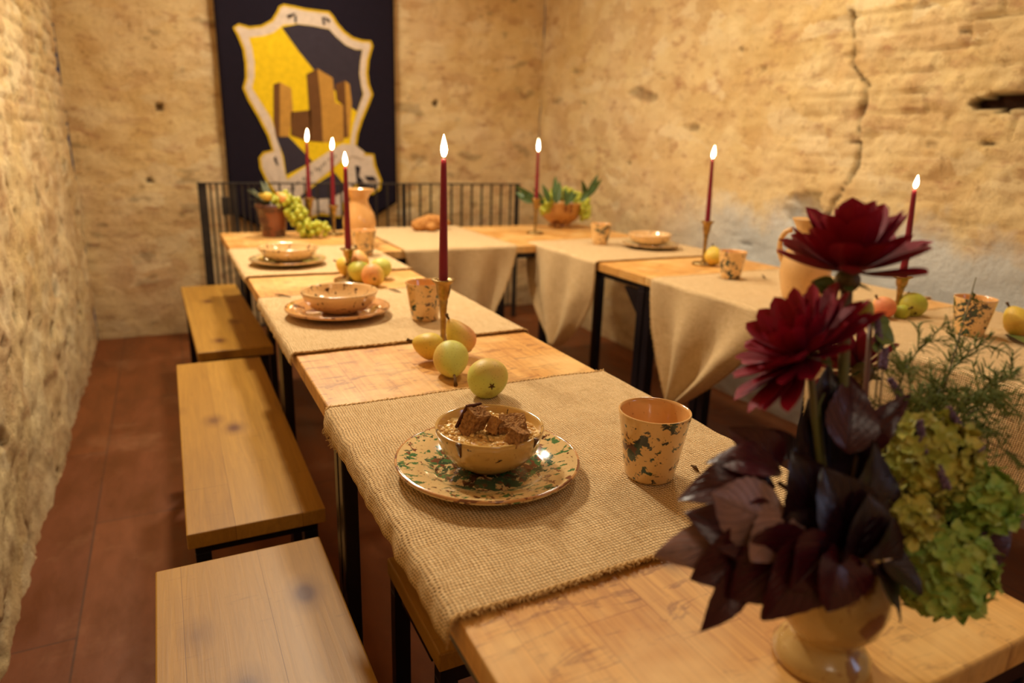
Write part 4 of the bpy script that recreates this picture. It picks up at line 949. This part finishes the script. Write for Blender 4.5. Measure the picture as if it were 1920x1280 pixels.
hydrangea(dep(1735, 860, .62), .040, 'yellow green hydrangea head at the upper right of the vase', 1, 120, (1.05, .8, .95))
hydrangea(dep(1830, 930, .63), .028, 'bright green hydrangea cluster at the far right of the bouquet', 2, 60, fl=.014, mat=HYDG)
hydrangea(dep(1760, 1060, .62), .042, 'lower green hydrangea head beside the vase', 3, 110, (1.05, .85, .9), fl=.014, mat=HYDG)
hydrangea(dep(1690, 960, .60), .026, 'small hydrangea cluster against the dark leaves', 4, 60)
# lavender
def lavender(px, py, d, px2, py2, label, seed):
    rd = random.Random(seed); a = dep(px, py, d); c = dep(px2, py2, d); rt = empty('lavender_sprig', a, label, 'lavender', 'lavender sprigs in the bouquet'); b = MB()
    for i in range(24):
        q = i/23; p = (a-a).lerp(c-a, q); an = i*2.4; b.ball(p+Vector((math.cos(an), math.sin(an), 0))*.0026*(1-.5*q), .0018, 6, 5, (1, 1, 1.6))
    b.build('flower_spike', LAV, rt)
    b = MB(); b.tube(stem_pts((0, 0, 0), MOUTH-Vector((0, 0, .01))-a, (.012, 0, .006)), .0009, 6); b.build('stem', STEMG, rt)
lavender(1655, 690, .62, 1660, 655, 'lavender spike above the red petals right of the thick stem', 1)
lavender(1648, 640, .62, 1644, 600, 'highest lavender spike, just right of the thick stem', 7)
lavender(1690, 745, .62, 1670, 712, 'lavender spike left of the fronds, below the highest one', 2)
lavender(1808, 815, .62, 1778, 765, 'lavender spike among the green fronds at the right', 3)
lavender(1732, 850, .59, 1725, 790, 'upright lavender spike over the yellow green hydrangea', 4)
lavender(1830, 850, .62, 1840, 838, 'short dark lavender tip right of the hydrangea', 5)
lavender(1775, 915, .58, 1760, 875, 'lavender spike lying across the hydrangea', 6)
# fennel fronds
def frond(px0, py0, d0, px1, py1, d1, label, seed, spread=.05, n=16):
    rd = random.Random(seed); a = dep(px0, py0, d0); c = dep(px1, py1, d1); rt = empty('fennel_frond', a, label, 'fennel', 'feathery fronds right of the bouquet')
    main = stem_pts((0, 0, 0), c-a, Vector((rd.uniform(-.02, .02), rd.uniform(-.01, .02), .02)), 14); b = MB(); b.tube(main, [.0013*(1-.6*i/14) for i in range(15)], 6); b.build('stem', STEMG, rt)
    b = MB(); ax = (c-a).normalized()
    for i in range(n):
        k = 2+int(12*i/n); p = main[k]; L = spread*rd.uniform(.5, 1)*(1-.4*k/14); d = (ax*rd.uniform(.4, 1)+Vector((rd.gauss(0, 1), rd.gauss(0, 1), rd.gauss(0, 1))).normalized()*.9).normalized()
        pp = [p+d*L*t_/5+Vector((0, 0, -.004))*(t_/5)**2 for t_ in range(6)]; b.tube(pp, .0007, 4)
        for j in range(9):
            q = pp[1+j % 5]; d2 = (d+Vector((rd.gauss(0, 1), rd.gauss(0, 1), rd.gauss(0, 1))).normalized()*.9).normalized(); b.tube([q, q+d2*L*.25, q+d2*L*.45+Vector((0, 0, -.002))], [.0006, .0005, .0003], 4)
    b.build('foliage', FEN, rt)
frond(1690, 930, .62, 1760, 620, .66, 'feathery frond reaching highest beside the pink apple', 1, .05, 18)
frond(1700, 900, .62, 1850, 640, .68, 'feathery frond crossing in front of the right cup', 2, .055, 20)
frond(1720, 880, .64, 1930, 700, .68, 'feathery frond reaching to the right edge', 3, .055, 22)
frond(1700, 880, .62, 1700, 690, .64, 'short feathery frond just right of the thin stems', 4, .045, 18)
frond(1750, 850, .64, 1900, 790, .66, 'low feathery frond over the hydrangea', 5, .05, 20)
frond(1700, 860, .64, 1790, 740, .66, 'dense middle feathery frond', 6, .05, 24)
frond(1740, 860, .62, 1920, 860, .64, 'lowest feathery frond crossing the dark floor at the right edge', 8, .05, 24)
frond(1690, 860, .66, 1740, 760, .68, 'feathery frond tucked behind the upright lavender', 9, .05, 24)
frond(1760, 820, .68, 1880, 740, .70, 'feathery frond behind all the others at the right', 10, .055, 26)
frond(1740, 830, .66, 1830, 520, .72, 'tallest thin frond tip rising left of the right cup rim', 7, .02, 8)
# small dark slivers added on the cloth, not a known object
for (p0, p1, lb) in (((516, 552), (546, 557), 'dark fork tip on the runner left of the second plate'), ((728, 541), (752, 548), 'thin twig on the runner right of the second plate'), ((1428, 515), (1436, 523), 'small dark twig right of the middle right cup'), ((1296, 872), (1310, 884), 'tiny dark stalk on the runner right of the near cup')):
    a = onz(p0[0], p0[1], CL+.003); c = onz(p1[0], p1[1], CL+.0015); b = MB(); b.tube([a, a.lerp(c, .5)+Vector((0, 0, .002)), c], [.0012, .003, .001], 6); o = b.build('sliver', STEMB, org=a); tag(o, lb.replace('dark fork tip', 'dark twig'), 'sliver')
lv = [((onz(1930, 645, CL+.01), onz(1884, 622, CL+.004), .035, (0, 0, 1)), dict(curl=.1)), ((onz(1925, 600, CL+.01), onz(1880, 610, CL+.004), .02, (0, 0, 1)), dict(curl=.1))]
o = leaf_obj('leaf', lv, GREENL, org=onz(1920, 640, CL)); tag(o, 'dark olive leaf on the runner at the right edge', 'leaf')
